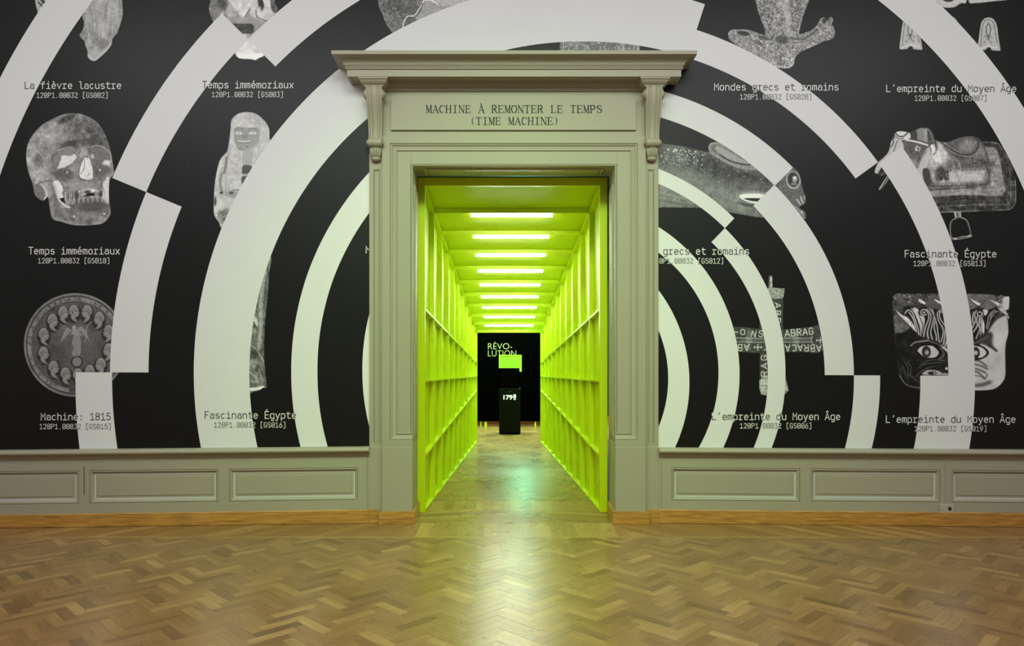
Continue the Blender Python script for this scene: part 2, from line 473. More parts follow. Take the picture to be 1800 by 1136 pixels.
# reveal: splayed jambs and soffit with sunk panels
def sunk(mb, c, prof):
    """c: 4 corners of a face (list of Vectors, ordered), prof: (inset, depth) list; depth along -normal"""
    c = [Vector(p) for p in c]
    ex = (c[1]-c[0]).normalized(); ey = (c[3]-c[0]).normalized(); n = ex.cross(ey).normalized()
    ls = []
    for o, d in prof:
        ls.append([c[0]+ex*o+ey*o-n*d, c[1]-ex*o+ey*o-n*d, c[2]-ex*o-ey*o-n*d, c[3]+ex*o-ey*o-n*d])
    mb.loops(ls, cap1=True)
YR = 7.015; HR = HI+.022; zr = 3.392
for sg in (-1, 1):
    m = MB()
    a0, a1 = CX+sg*HI, CX+sg*HR
    def jp(t, z, off=0): return Vector((a0+(a1-a0)*t+sg*off, YI-.002+(YR-YI+.002)*t, z))
    def jz(t): return zo+(zr-zo)*t
    # flat stiles with a sunk panel between
    T0, T1 = .17, .83; zp0, zp1 = .80, 3.20
    for (ta, tb, za, zb_) in ((0, T0, 0, None), (T1, 1, 0, None)):
        m.add([jp(ta, 0), jp(tb, 0), jp(tb, jz(tb)), jp(ta, jz(ta))], [(0,1,2,3)])
    m.add([jp(T0, 0), jp(T1, 0), jp(T1, zp0), jp(T0, zp0)], [(0,1,2,3)])
    m.add([jp(T0, zp1), jp(T1, zp1), jp(T1, jz(T1)), jp(T0, jz(T0))], [(0,1,2,3)])
    c = [jp(T0, zp0), jp(T1, zp0), jp(T1, zp1), jp(T0, zp1)]
    if sg < 0: c = [c[1], c[0], c[3], c[2]]
    sunk(m, c, [(0, 0), (.004, .012), (.02, .006), (.035, .016), (.05, .016)])
    m.build('jamb', M_trim, surr, smooth=True, angle=30)
m = MB()
def sp(u, t, off=0):
    h = HI+(HR-HI)*t
    return Vector((CX+u*h, YI-.002+(YR-YI+.002)*t, zo+(zr-zo)*t+off))
U0, T0, T1 = .90, .15, .85
for q in (((-1,0),(1,0),(1,T0),(-1,T0)), ((-1,T1),(1,T1),(1,1),(-1,1)), ((-1,T0),(-U0,T0),(-U0,T1),(-1,T1)), ((U0,T0),(1,T0),(1,T1),(U0,T1))):
    m.add([sp(*p) for p in q], [(0,1,2,3)])
sunk(m, [sp(-U0,T0), sp(-U0,T1), sp(U0,T1), sp(U0,T0)][::1], [(0,0), (.005, -.010), (.02, -.004), (.035, -.014), (.06, -.014)])
m.build('soffit', M_trim, surr, smooth=True, angle=30)
# pilaster strips behind the brackets
for sg in (-1, 1):
    m = MB()
    xo, xi = CX+sg*1.357, CX+sg*1.228
    a, b_ = sorted((xo, xi))
    zt, zb = 3.66, .716
    pa, pb = sorted((CX+sg*(CX-PX(656.3, 6.515)), CX+sg*(CX-PX(667.7, 6.515))))
    ptz, pbz = PZ(297.8, 6.515), PZ(779, 6.515)
    Yp = 6.517
    m.add([(a,Yp,zb),(b_,Yp,zb),(b_,Yp,pbz),(a,Yp,pbz)], [(0,1,2,3)])
    m.add([(a,Yp,ptz),(b_,Yp,ptz),(b_,Yp,zt),(a,Yp,zt)], [(0,1,2,3)])
    m.add([(a,Yp,pbz),(pa,Yp,pbz),(pa,Yp,ptz),(a,Yp,ptz)], [(0,1,2,3)])
    m.add([(pb,Yp,pbz),(b_,Yp,pbz),(b_,Yp,ptz),(pb,Yp,ptz)], [(0,1,2,3)])
    sunk(m, [(pa,Yp,pbz),(pb,Yp,pbz),(pb,Yp,ptz),(pa,Yp,ptz)], [(0,0),(.003,.008),(.009,.004),(.012,.011),(.018,.011)])
    for x in (a, b_): m.add([(x,Yp,zb),(x,YW+.01,zb),(x,YW+.01,zt),(x,Yp,zt)], [(0,1,2,3)])
    m.build('pilaster', M_trim, surr, smooth=True, angle=30)
    m = MB(); m.box(a-(.004 if sg<0 else 0), b_+(.004 if sg>0 else 0), 6.512, YW, 0, .716)
    m.build('pilaster_base', M_trim, surr, bevel=.004)
    # plinth block under the casing
    m = MB(); a, b_ = sorted((CX+sg*(hwo+.002), CX+sg*(HI-.001)))
    m.box(a, b_, 6.472, 6.60, 0, zb0+.002)
    a, b_ = sorted((CX+sg*(HI+.05), CX+sg*(HI-.001)))
    # return of the plinth along the reveal
    e0, e1 = CX+sg*(HI-.001), CX+sg*(HR-.004)
    m.hexa([(e0,6.59,0),(e0+sg*.04,6.59,0),(e1+sg*.04,YR,0),(e1,YR,0),(e0,6.59,.735),(e0+sg*.04,6.59,.735),(e1+sg*.04,YR,.735),(e1,YR,.735)])
    m.build('plinth', M_trim, surr, bevel=.003)
# brackets (consoles) with abacus, fluted body, scrolls and leaf drop
for sg in (-1, 1):
    cc = CX+sg*1.290
    m = MB()
    ab = [(.135, 6.335, 4.118), (.135, 6.335, 4.100), (.126, 6.345, 4.097), (.121, 6.350, 4.084), (.112, 6.360, 4.074), (.098, 6.374, 4.064), (.088, 6.384, 4.058), (.088, 6.384, 4.050), (.080, 6.392, 4.048)]
    m.loops([[(cc-h, YW, z), (cc-h, y_, z), (cc+h, y_, z), (cc+h, YW, z)] for h, y_, z in ab], cap0=True, cap1=True)
    m.build('abacus', M_trim, surr, smooth=True, angle=25)
    # body, front profile with flutes
    body = [(4.050, 6.388, .0735), (4.035, 6.382, .0735), (4.00, 6.380, .0735), (3.95, 6.386, .072), (3.90, 6.398, .0705), (3.85, 6.414, .069), (3.80, 6.430, .0675),
            (3.75, 6.443, .066), (3.70, 6.452, .0645), (3.65, 6.457, .063), (3.61, 6.456, .0615), (3.585, 6.448, .0615)]
    fl_ = [(-1, .0), (-.97, -.004), (-.80, -.004), (-.74, .004), (-.66, .000), (-.52, .003), (-.44, .006), (-.36, .000), (-.15, -.006), (0, -.008), (.15, -.006), (.36, .000), (.44, .006), (.52, .003), (.66, .000), (.74, .004), (.80, -.004), (.97, -.004), (1, 0)]
    m = MB()
    m.loops([[(cc-h_, YW, z)]+[(cc+u*h_, y_+d, z) for u, d in fl_]+[(cc+h_, YW, z)] for z, y_, h_ in body], closed=False)
    con = m.build('bracket', M_trim, surr, smooth=True, angle=35)
    # scrolls
    m = MB()
    def roll(cy, cz, r, half, n=20, rib=True):
        prof = [(-half, r*.25), (-half, r*.55), (-half+.006, r*.62), (-half+.012, r*.5), (-half+.016, r*.9), (-half*.62, r), (-half*.35, r*.93), (-half*.2, r*1.02), (0, r*1.06), (half*.2, r*1.02), (half*.35, r*.93), (half*.62, r), (half-.016, r*.9), (half-.012, r*.5), (half-.006, r*.62), (half, r*.55), (half, r*.25)]
        m.loops([[(cc+x_, cy+math.cos(2*math.pi*i/n)*rr, cz+math.sin(2*math.pi*i/n)*rr) for i in range(n)] for x_, rr in prof], cap0=True, cap1=True)
    roll(6.452, 3.548, .040, .078)
    m.build('scroll', M_trim, con, smooth=True, angle=35)
    m = MB()
    for s2 in (-1, 1):
        for i_, (r0, xo_) in enumerate(((.046, .088), (.034, .096), (.018, .104))):
            n = 20
            m.loops([[(cc+s2*x_, 6.425+math.cos(2*math.pi*i/n)*rr, 3.985+math.sin(2*math.pi*i/n)*rr) for i in range(n)] for x_, rr in ((.06, r0), (xo_-.003, r0), (xo_, r0*.85))], cap1=True)
    m.build('volute', M_trim, con, smooth=True, angle=35)
    # leaf drop: lobes fanning out and a rounded tip
    m = MB()
    rows = [(3.522, 6.470, .058), (3.505, 6.464, .060), (3.485, 6.462, .058), (3.465, 6.464, .054), (3.445, 6.468, .050), (3.428, 6.476, .046)]
    nl = 33
    L_ = []
    for k, (z, y_, h_) in enumerate(rows):
        r_ = []
        for i in range(nl):
            u = -1+2*i/(nl-1)
            lob = abs(math.cos(u*math.pi*2.5))*.012
            yy = y_-math.sqrt(max(0, 1-u*u))*.030-lob*math.sqrt(max(0, 1-u*u))
            r_.append((cc+u*h_, yy+.02, z-.006*math.cos(u*math.pi*2.5)*0))
        L_.append(r_)
    m.loops(L_, closed=False)
    for x_ in (-1, 1):
        m.add([(cc+x_*h, YW, z) for z, y, h in rows]+[(cc+x_*h, y+.02, z) for z, y, h in rows[::-1]], [tuple(range(12))])
    n1, n2 = 16, 8
    L_ = []
    for a_ in range(n2+1):
        th = math.pi*a_/n2-math.pi/2
        L_.append([(cc+.047*math.cos(th)*math.cos(2*math.pi*i/n1), 6.492+.034*math.cos(th)*math.sin(2*math.pi*i/n1), 3.412+.027*math.sin(th)) for i in range(n1)])
    m.loops(L_)
    m.build('leaf_drop', M_trim, con, smooth=True, angle=50)

# ------------------------------------------------------------------ wainscot, rails, skirting
def side(sg):
    left = sg < 0
    def W_(X, off, z):      # X measured along the wall, with z lowered toward the left end to match image coordinates
        p = onwall(X, off, z)
        if left: z = z-.010*min(1.3, (XL-X)/3.34)
        return (p[0], p[1], z if p[2] > 0.02 else p[2])
    root = tag(empty('trim_1' if left else 'trim_2', (sg*3, 6.5, 0)), kind='structure')
    X0 = (XL+.004) if left else (XR-.004); X1 = -6.38 if left else 6.38
    NX = 40
    def run(prof, xa, xb, mb, n=24, ends=True):
        ls = []
        for i in range(n+1):
            X = xa+(xb-xa)*i/n
            ls.append([W_(X, o, z) for o, z in prof])
        mb.loops(ls, closed=False)
        if ends:
            b0 = len(mb.v)
            mb.v += ls[0]; mb.f.append(tuple(range(b0, b0+len(prof)))); mb.m.append(0)
            b0 = len(mb.v)
            mb.v += ls[-1]; mb.f.append(tuple(range(b0, b0+len(prof)))); mb.m.append(0)
    # chair rail
    zr_ = .708 if left else .698
    m = MB()
    pr = [(0, zr_+.010), (.030, zr_+.010), (.062, zr_+.006), (.074, zr_-.002), (.080, zr_-.012), (.082, zr_-.022), (.078, zr_-.032), (.068, zr_-.039), (.052, zr_-.041),
          (.050, zr_-.046), (.044, zr_-.050), (.036, zr_-.058), (.030, zr_-.070), (.028, zr_-.080), (0, zr_-.080)]
    run(pr, X0 + (-.0 if left else .0), X1, m)
    m.build('chair_rail', M_trim, root, smooth=True, angle=35)
    OF = .022    # framing thickness
    zt, zb = zr_-.078, .02
    if left:
        pans = [(402.6, 629.2, 823.4, 881), (157, 384.0, 826.0, 884.2), (-92, 138.6, 828.8, 887.6), (-345, -112, 831, 890)]
    else:
        pans = [(1180.5, 1406.6, 823, 881.4), (1425.5, 1653, 824.8, 882.8), (1672.7, 1900, 827.4, 885), (1920, 2150, 829, 887)]
    rects = []
    for a, b_, t, bt in pans:
        Ya, Yb = wallY(a, OF), wallY(b_, OF)
        ym = (Ya+Yb)/2
        za, zb_ = CAMH-(t-VY)/F*ym, CAMH-(bt-VY)/F*ym
        if left: 
            corr = .010*min(1.3, (XL-PX((a+b_)/2, ym))/3.34); za += corr; zb_ += corr
        rects.append((PX(a, Ya), PX(b_, Yb), zb_, za))
    rects.sort()
    # framing as one grid with holes
    m = MB()
    lo, hi = min(X0, X1), max(X0, X1)
    xs = [lo]
    for r in rects: xs += [r[0], r[1]]
    xs.append(hi)
    def q4(xa, xb, za, zb_, off=OF):
        n = max(1, int((xb-xa)/.3))
        for i in range(n):
            u, v = xa+(xb-xa)*i/n, xa+(xb-xa)*(i+1)/n
            m.quad(W_(u, off, za), W_(v, off, za), W_(v, off, zb_), W_(u, off, zb_))
    for i in range(len(xs)-1):
        if i % 2 == 0: q4(xs[i], xs[i+1], zb, zt)
        else:
            r = rects[i//2]
            q4(xs[i], xs[i+1], zb, r[2]); q4(xs[i], xs[i+1], r[3], zt)
    m.build('wainscot_frame', M_trim, root)
    for r in rects:
        m = MB()
        prof = [(0, 0), (.003, .010), (.006, .004), (.011, .002), (.015, .003), (.021, .011), (.026, .017), (.030, .021), (.032, .026), (.052, .0245), (.066, .0225), (.068, .018), (.075, .018)]
        ls = []
        for o, d in prof:
            ls.append([W_(r[0]+o, OF-d, r[2]+o), W_(r[1]-o, OF-d, r[2]+o), W_(r[1]-o, OF-d, r[3]-o), W_(r[0]+o, OF-d, r[3]-o)])
        m.loops(ls, cap1=True)
        m.build('wainscot_panel', M_trim, root, smooth=True, angle=12)
    # narrow cover strip / joint lines
    m = MB()
    jx = PX(148, wallY(148, OF)) if left else PX(1662.4, wallY(1662.4, OF))
    za, zb_ = (.30, .56) if left else (.175, zt)
    hw_ = .0025 if left else .007
    o_ = .0012 if left else .005
    A = [W_(jx-hw_, OF, za), W_(jx+hw_, OF, za), W_(jx+hw_, OF+o_, za), W_(jx-hw_, OF+o_, za)]
    B = [W_(jx-hw_, OF, zb_), W_(jx+hw_, OF, zb_), W_(jx+hw_, OF+o_, zb_), W_(jx-hw_, OF+o_, zb_)]
    m.hexa(A+B)
    m.build('joint_gap' if left else 'cover_strip', M_seam if left else M_trim, root)
    jx = PX(645.4, wallY(640, OF)) if left else PX(1162.8, wallY(1162.8, OF))
    m = MB(); m.hexa([W_(jx-.0015, OF, .12), W_(jx+.0015, OF, .12), W_(jx+.0015, OF+.001, .12), W_(jx-.0015, OF+.001, .12),
                      W_(jx-.0015, OF, zt), W_(jx+.0015, OF, zt), W_(jx+.0015, OF+.001, zt), W_(jx-.0015, OF+.001, zt)])
    m.build('joint_line', paint('joint_dark', (.12, .12, .09), .6, .3, 0, 3, 0), root)  # dark line marking the end stile joint
    # skirting board
    bb = tag(empty('baseboard_left' if left else 'baseboard_right', (sg*3, 6.5, 0)), kind='structure')
    m = MB()
    pr = [(0, .128), (.040, .128), (.0445, .122), (.0445, .0), (0, 0)]
    Xs = CX+sg*(hwo+.028)
    run(pr, X0 - (.0 if left else 0) , X1, m)
    m.build('skirting_board', M_skirt, bb, smooth=True, angle=30)
    m = MB()
    run([(.0, .003), (.046, .003), (.046, -.0), (0, 0)], X0, X1, m)
    m.build('floor_gap', M_seam, bb)
    # piece below the pilaster and round the plinth into the reveal
    m = MB()
    a, b_ = sorted((CX+sg*(hwo+.028), X0+(0 if left else 0)))
    m.box(a, b_, 6.497, 6.53, 0, .126)
    m.build('skirting_board', M_skirt, bb, bevel=.002)
    m = MB()
    a, b_ = sorted((CX+sg*(hwo+.028), CX+sg*(HI-.026)))
    m.box(a, b_, 6.452, 6.474, 0, .1185)
    m.build('skirting_block', M_skirt, bb, bevel=.002)
    m = MB()
    e0, e1 = CX+sg*(HI-.026), CX+sg*(HR-.030)
    m.hexa([(e0,6.476,0),(e0+sg*.024,6.476,0),(e1+sg*.024,6.96,0),(e1,6.96,0),(e0,6.476,.1185),(e0+sg*.024,6.476,.1185),(e1+sg*.024,6.96,.1185),(e1,6.96,.1185)])
    m.build('skirting_return', M_skirt, bb, bevel=.002)
    # nail heads in the skirting
    nails = (172, 272, 372, 475, 573, 640) if left else (1174, 1297, 1397, 1493, 1592, 1691, 1785)
    for pxn in nails:
        Yn = wallY(pxn, .0450); X = PX(pxn, Yn)
        m = MB(); c0 = W_(X, .0450, .088)
        m.add([(c0[0]+.003*math.cos(k*math.pi/4), c0[1], c0[2]+.003*math.sin(k*math.pi/4)) for k in range(8)]+[(c0[0]+.003*math.cos(k*math.pi/4), c0[1]+.002, c0[2]+.003*math.sin(k*math.pi/4)) for k in range(8)],
              [tuple(range(8))]+[(k, (k+1) % 8, 8+(k+1) % 8, 8+k) for k in range(8)])
        m.build('nail', M_seam, bb)
    return W_
WL = side(-1); WR = side(1)

# double socket plate on the right skirting
sx0, sx1 = PX(1651, wallY(1651, .03)), PX(1676.8, wallY(1676.8, .03))
yS = onwall((sx0+sx1)/2, .024, 0)[1]
so = tag(empty('wall_socket', ((sx0+sx1)/2, yS, PZ(902, yS))), 'small cream double wall socket above the skirting board at far right', 'socket')
m = MB(); zb_, zt_ = PZ(901.5, yS), PZ(886.3, yS)
m.box(sx0, sx1, yS-.016, yS+.004, zb_, zt_)
m.build('plate', M_plastic, so, bevel=.003)
for k, (pxc, mt) in enumerate(((1658.5, M_plastic), (1669.5, M_hole))):
    m = MB(); X = PX(pxc, yS-.016); zc = (zb_+zt_)/2; n = 20
    r = .019 if k == 0 else .017
    ls = [[(X+r_*math.cos(2*math.pi*i/n), y_, zc+r_*math.sin(2*math.pi*i/n)) for i in range(n)] for r_, y_ in ((r, yS-.014), (r, yS-.019), (r*.86, yS-.0195), (r*.82, yS-.0175))]
    m.loops(ls, cap1=True)
    m.build('blank_cover' if k == 0 else 'outlet', mt, so, smooth=True)

# ------------------------------------------------------------------ tunnel
tun = tag(empty('timber_tunnel', (CX, 7.0, 0)), 'fluorescent yellow-green wooden tunnel with studs and shelves narrowing away through the doorway', 'tunnel')
TX = .0725
DB = .671
def tY(k): return 7.0+DB*k
def tw(k): return .8805-.0257*k
def th(k): return 3.292 if k <= 0 else 3.166-.112*(k-1)
def up(k): return 2.064+(1.574-2.064)*k/10
def mi_(k): return 1.335+(1.312-1.335)*k/10
def lo_(k): return .572+(1.029-.572)*k/10
SD = .055
def yp(Y): return (Y-7.0)/DB
# front frame
m = MB()
wo, to = tw(0)+.075, th(0)+.08
for sg in (-1, 1):
    a, b_ = sorted((TX+sg*tw(0), TX+sg*wo)); mm_ = MB(); mm_.box(a, b_, 6.985, 7.045, 0.002, to); mm_.build('front_post', M_green, tun, bevel=.0015)
m.box(TX-tw(0), TX+tw(0), 6.985, 7.045, th(0), to); m.build('front_lintel', M_green, tun, bevel=.0015)
for k in range(1, 11):
    Y0 = tY(k)-.015; Y1 = tY(k)+.015
    for sg in (-1, 1):
        a, b_ = sorted((TX+sg*tw(k), TX+sg*(tw(k)+SD)))
        m = MB(); m.box(a, b_, Y0, Y1, .002, th(k)+.05); m.build('stud', M_green, tun, bevel=.001)
    m = MB(); m.box(TX-tw(k), TX+tw(k), Y0, Y1, th(k), th(k)+.052); m.build('beam', M_green, tun, bevel=.001)
for k in range(10):
    Y0, Y1 = tY(k)+(.045 if k == 0 else .015), tY(k+1)-.015
    k0, k1_ = yp(Y0), yp(Y1)
    hk = lambda q: (th(0)+(th(1)-th(0))*q) if q < 1 else th(q)
    for sg in (-1, 1):
        m = MB()
        A, B = tw(k0)+SD, tw(k1_)+SD
        m.hexa([(TX+sg*A, Y0, .002), (TX+sg*(A+.018), Y0, .002), (TX+sg*(B+.018), Y1, .002), (TX+sg*B, Y1, .002),
                (TX+sg*A, Y0, hk(k0)+.05), (TX+sg*(A+.018), Y0, hk(k0)+.05), (TX+sg*(B+.018), Y1, hk(k1_)+.05), (TX+sg*B, Y1, hk(k1_)+.05)])
        m.build('wall_panel', M_green, tun)
        for nm, fn, tk in (('shelf', up, .022), ('shelf', mi_, .022), ('shelf', lo_, .022), ('sole_plate', lambda q: .024, .022), ('top_plate', lambda q: hk(q)+.048, .048)):
            m = MB()
            a0, a1 = tw(k0), tw(k1_)
            z0, z1 = fn(k0), fn(k1_)
            m.hexa([(TX+sg*a0, Y0, z0-tk), (TX+sg*(a0+SD-.001), Y0, z0-tk), (TX+sg*(a1+SD-.001), Y1, z1-tk), (TX+sg*a1, Y1, z1-tk),
                    (TX+sg*a0, Y0, z0), (TX+sg*(a0+SD-.001), Y0, z0), (TX+sg*(a1+SD-.001), Y1, z1), (TX+sg*a1, Y1, z1)])
            m.build(nm, M_green, tun)
    m = MB()
    A, B = tw(k0)+SD, tw(k1_)+SD
    zA, zB = hk(k0)+.052, hk(k1_)+.052
    m.hexa([(TX-A, Y0, zA), (TX+A, Y0, zA), (TX+B, Y1, zB), (TX-B, Y1, zB), (TX-A, Y0, zA+.018), (TX+A, Y0, zA+.018), (TX+B, Y1, zB+.018), (TX-B, Y1, zB+.018)])
    m.build('ceiling_panel', M_green, tun)

# tube lights
ordn = ['first', 'second', 'third', 'fourth', 'fifth', 'sixth', 'seventh', 'eighth', 'ninth']
def tube(k):
    Y = tY(k)+.055; z = th(k)-.012
    r = tag(empty('tube_light', (TX, Y, z)), None, 'lamp')
    m = MB(); n = 14; hl = .455
    m.loops([[(TX+x_, Y+math.cos(2*math.pi*i/n)*rr, z+math.sin(2*math.pi*i/n)*rr) for i in range(n)] for x_, rr in ((-hl, .016), (hl, .016))], cap0=True, cap1=True)
    m.build('tube', M_tube, r, smooth=True)
    m = MB()
    for s in (-1, 1):
        m.loops([[(TX+s*x_, Y+math.cos(2*math.pi*i/n)*rr, z+math.sin(2*math.pi*i/n)*rr) for i in range(n)] for x_, rr in ((hl, .017), (hl+.012, .017), (hl+.014, .006))], cap0=True, cap1=True)
        m.box(TX+s*(hl+.002)-.005, TX+s*(hl+.002)+.005, Y-.005, Y+.005, z+.008, z+.062)
    m.build('end_cap', M_cap, r)
    m = MB(); m.box(TX-hl-.02, TX+hl+.02, Y-.015, Y+.015, z+.046, z+.0625); m.build('batten', M_green, r)
    r['label'] = ('glowing white tube light nearest the doorway, on the tunnel ceiling' if k == 1 else
                  'glowing white tube light furthest down the tunnel ceiling' if k == 9 else
                  'glowing white tube light on the tunnel ceiling, %s counting from the doorway' % ordn[k-1])
    r['group'] = 'tube lights along the tunnel ceiling'
for k in range(1, 10): tube(k)

# ------------------------------------------------------------------ far end: black board with letters, pedestal
def textmesh(txt, size, name, mat, parent, loc, fit=None, extrude=.002, spacing=1.0, bold=0, line=1.0):
    c = bpy.data.curves.new(name, 'FONT'); c.body = txt; c.size = size; c.extrude = extrude; c.space_character = spacing
    c.space_line = line; c.offset = bold; c.resolution_u = 4
    t = bpy.data.objects.new(name+'_tmp', c); col.objects.link(t)
    dg = bpy.context.evaluated_depsgraph_get(); dg.update()
    me = bpy.data.meshes.new_from_object(t.evaluated_get(dg)); me.name = name
    bpy.data.objects.remove(t)
    co = np.empty(len(me.vertices)*3, dtype=np.float32); me.vertices.foreach_get('co', co); co = co.reshape(-1, 3)
    mn, mx = co.min(0), co.max(0)
    if fit:   # fit = (x0, x1, z0, z1) in world
        sx = (fit[1]-fit[0])/(mx[0]-mn[0]); sy = (fit[3]-fit[2])/(mx[1]-mn[1])
        X = (co[:, 0]-mn[0])*sx+fit[0]; Z = (co[:, 1]-mn[1])*sy+fit[2]
    else:
        X = co[:, 0]+loc[0]; Z = co[:, 1]+loc[2]
    Yv = loc[1]-co[:, 2]
    out = np.stack([X, Yv, Z], 1).astype(np.float32)
    me.vertices.foreach_set('co', out.ravel())
    me.materials.clear(); me.materials.append(mat)
    me.update()
    o = bpy.data.objects.new(name, me); col.objects.link(o)
    if parent is not None:
        o.parent = parent; o.matrix_parent_inverse = Matrix.Translation(-Vector(parent.location))
    return o
YB = 17.25
bd_ = tag(empty('exhibition_board', (.1, YB, 0)), 'tall black board on short green feet behind the pedestal, lettered in lime', 'board')
m = MB(); m.box(-1.45, 1.55, YB, YB+.06, PZ(741, YB), 2.75); m.build('board', M_felt, bd_)
for pxl, wd in ((845.5, .022), (853.8, .055), (941, .035)):
    X = PX(pxl, YB+.03); m = MB(); m.box(X-wd/2, X+wd/2, YB+.012, YB+.05, 0, PZ(741, YB)); m.build('foot', M_green, bd_)
for txt, x0, x1, yt, yb in (('RÉVO-', 857.9, 900.2, 600.9, 614.1), ('LUTION', 857.9, 907.2, 616.2, 626.6)):
    textmesh(txt, .15, 'lettering', M_letter, bd_, (0, YB-.003, 0), fit=(PX(x0, YB), PX(x1, YB), PZ(yb, YB), PZ(yt, YB)), bold=-.0028)
YP = 15.25
px0, px1 = PX(877.3, YP), PX(915, YP)
ped = tag(empty('pedestal', ((px0+px1)/2, YP+.24, 0)), 'dark green-black pedestal numbered in white beyond the end of the tunnel', 'pedestal')
m = MB(); m.box(px0, px1, YP, YP+.47, .03, PZ(683, YP)-.02); m.build('body', M_ped, ped, bevel=.002)
m = MB(); m.box(px0+.02, px1-.02, YP+.02, YP+.45, 0, .03); m.build('base', M_felt, ped)
m = MB(); m.box(px0-.004, px1+.004, YP-.004, YP+.474, PZ(683, YP)-.02, PZ(683, YP)); m.build('top', M_ped, ped, bevel=.002)
textmesh('179', .1, 'lettering', M_whiteletter, ped, (0, YP-.002, 0), fit=(PX(884.9, YP), PX(901, YP), PZ(702.8, YP), PZ(694.6, YP)), bold=.003)
textmesh('8', .1, 'lettering', M_whiteletter, ped, (0, YP-.002, 0), fit=(PX(902, YP), PX(907.2, YP), PZ(700.6, YP), PZ(693.2, YP)), bold=.003)
m = MB(); m.box(PX(902.6, YP), PX(906.8, YP), YP-.003, YP, PZ(703, YP), PZ(702, YP)); m.box(PX(904, YP), PX(905.4, YP), YP-.003, YP, PZ(702, YP), PZ(700.6, YP)); m.build('lettering', M_whiteletter, ped)
def disc(name, X, Y, z, r, mat, parent):
    m = MB(); n = 12
    m.loops([[(X+r*math.cos(2*math.pi*i/n), y_, z+r*math.sin(2*math.pi*i/n)) for i in range(n)] for y_ in (Y, Y-.004)], cap1=True)
    return m.build(name, mat, parent)
disc('push_button', PX(896, YP), YP-.001, PZ(689, YP), .006, emit('button_glow', (.3, .5, .8), .5), ped)
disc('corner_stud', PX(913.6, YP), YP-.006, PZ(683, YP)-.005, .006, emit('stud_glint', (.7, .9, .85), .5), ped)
case = tag(empty('display_box', ((px0+px1)/2, YP+.2, PZ(683, YP))), 'black box standing on top of the numbered pedestal', 'display box')
m = MB(); m.box(PX(876.4, YP+.03), PX(913.2, YP+.03), YP+.03, YP+.21, PZ(683, YP)+.001, PZ(647.3, YP+.03)); m.build('box', M_felt, case, bevel=.003)
m = MB(); m.box(px0+.02, PX(912, YP+.03), YP+.022, YP+.0305, PZ(680, YP), PZ(650, YP+.03)); m.build('screen', paint('off_screen', (.0008,.0008,.001), .5, .02, 0, 3, 0), case)
YS = 15.48; ZT = PZ(683, YP)+.001
tp = tag(empty('text_sheet', (PX(897, YS), YS, 0)), 'bright lime-green printed text sheet on black stand above the pedestal', 'sign')
xa, xb = PX(877, YS), PX(917, YS)
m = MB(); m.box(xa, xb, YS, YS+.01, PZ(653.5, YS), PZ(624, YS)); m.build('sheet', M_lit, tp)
m = MB()
for x_ in (xa+.1, xb-.1): m.box(x_-.012, x_+.012, YS+.012, YS+.03, ZT, PZ(630, YS))
m.box(xa+.06, xb-.06, YS-.01, YS+.12, ZT, ZT+.012)
m.build('stand', M_felt, tp)
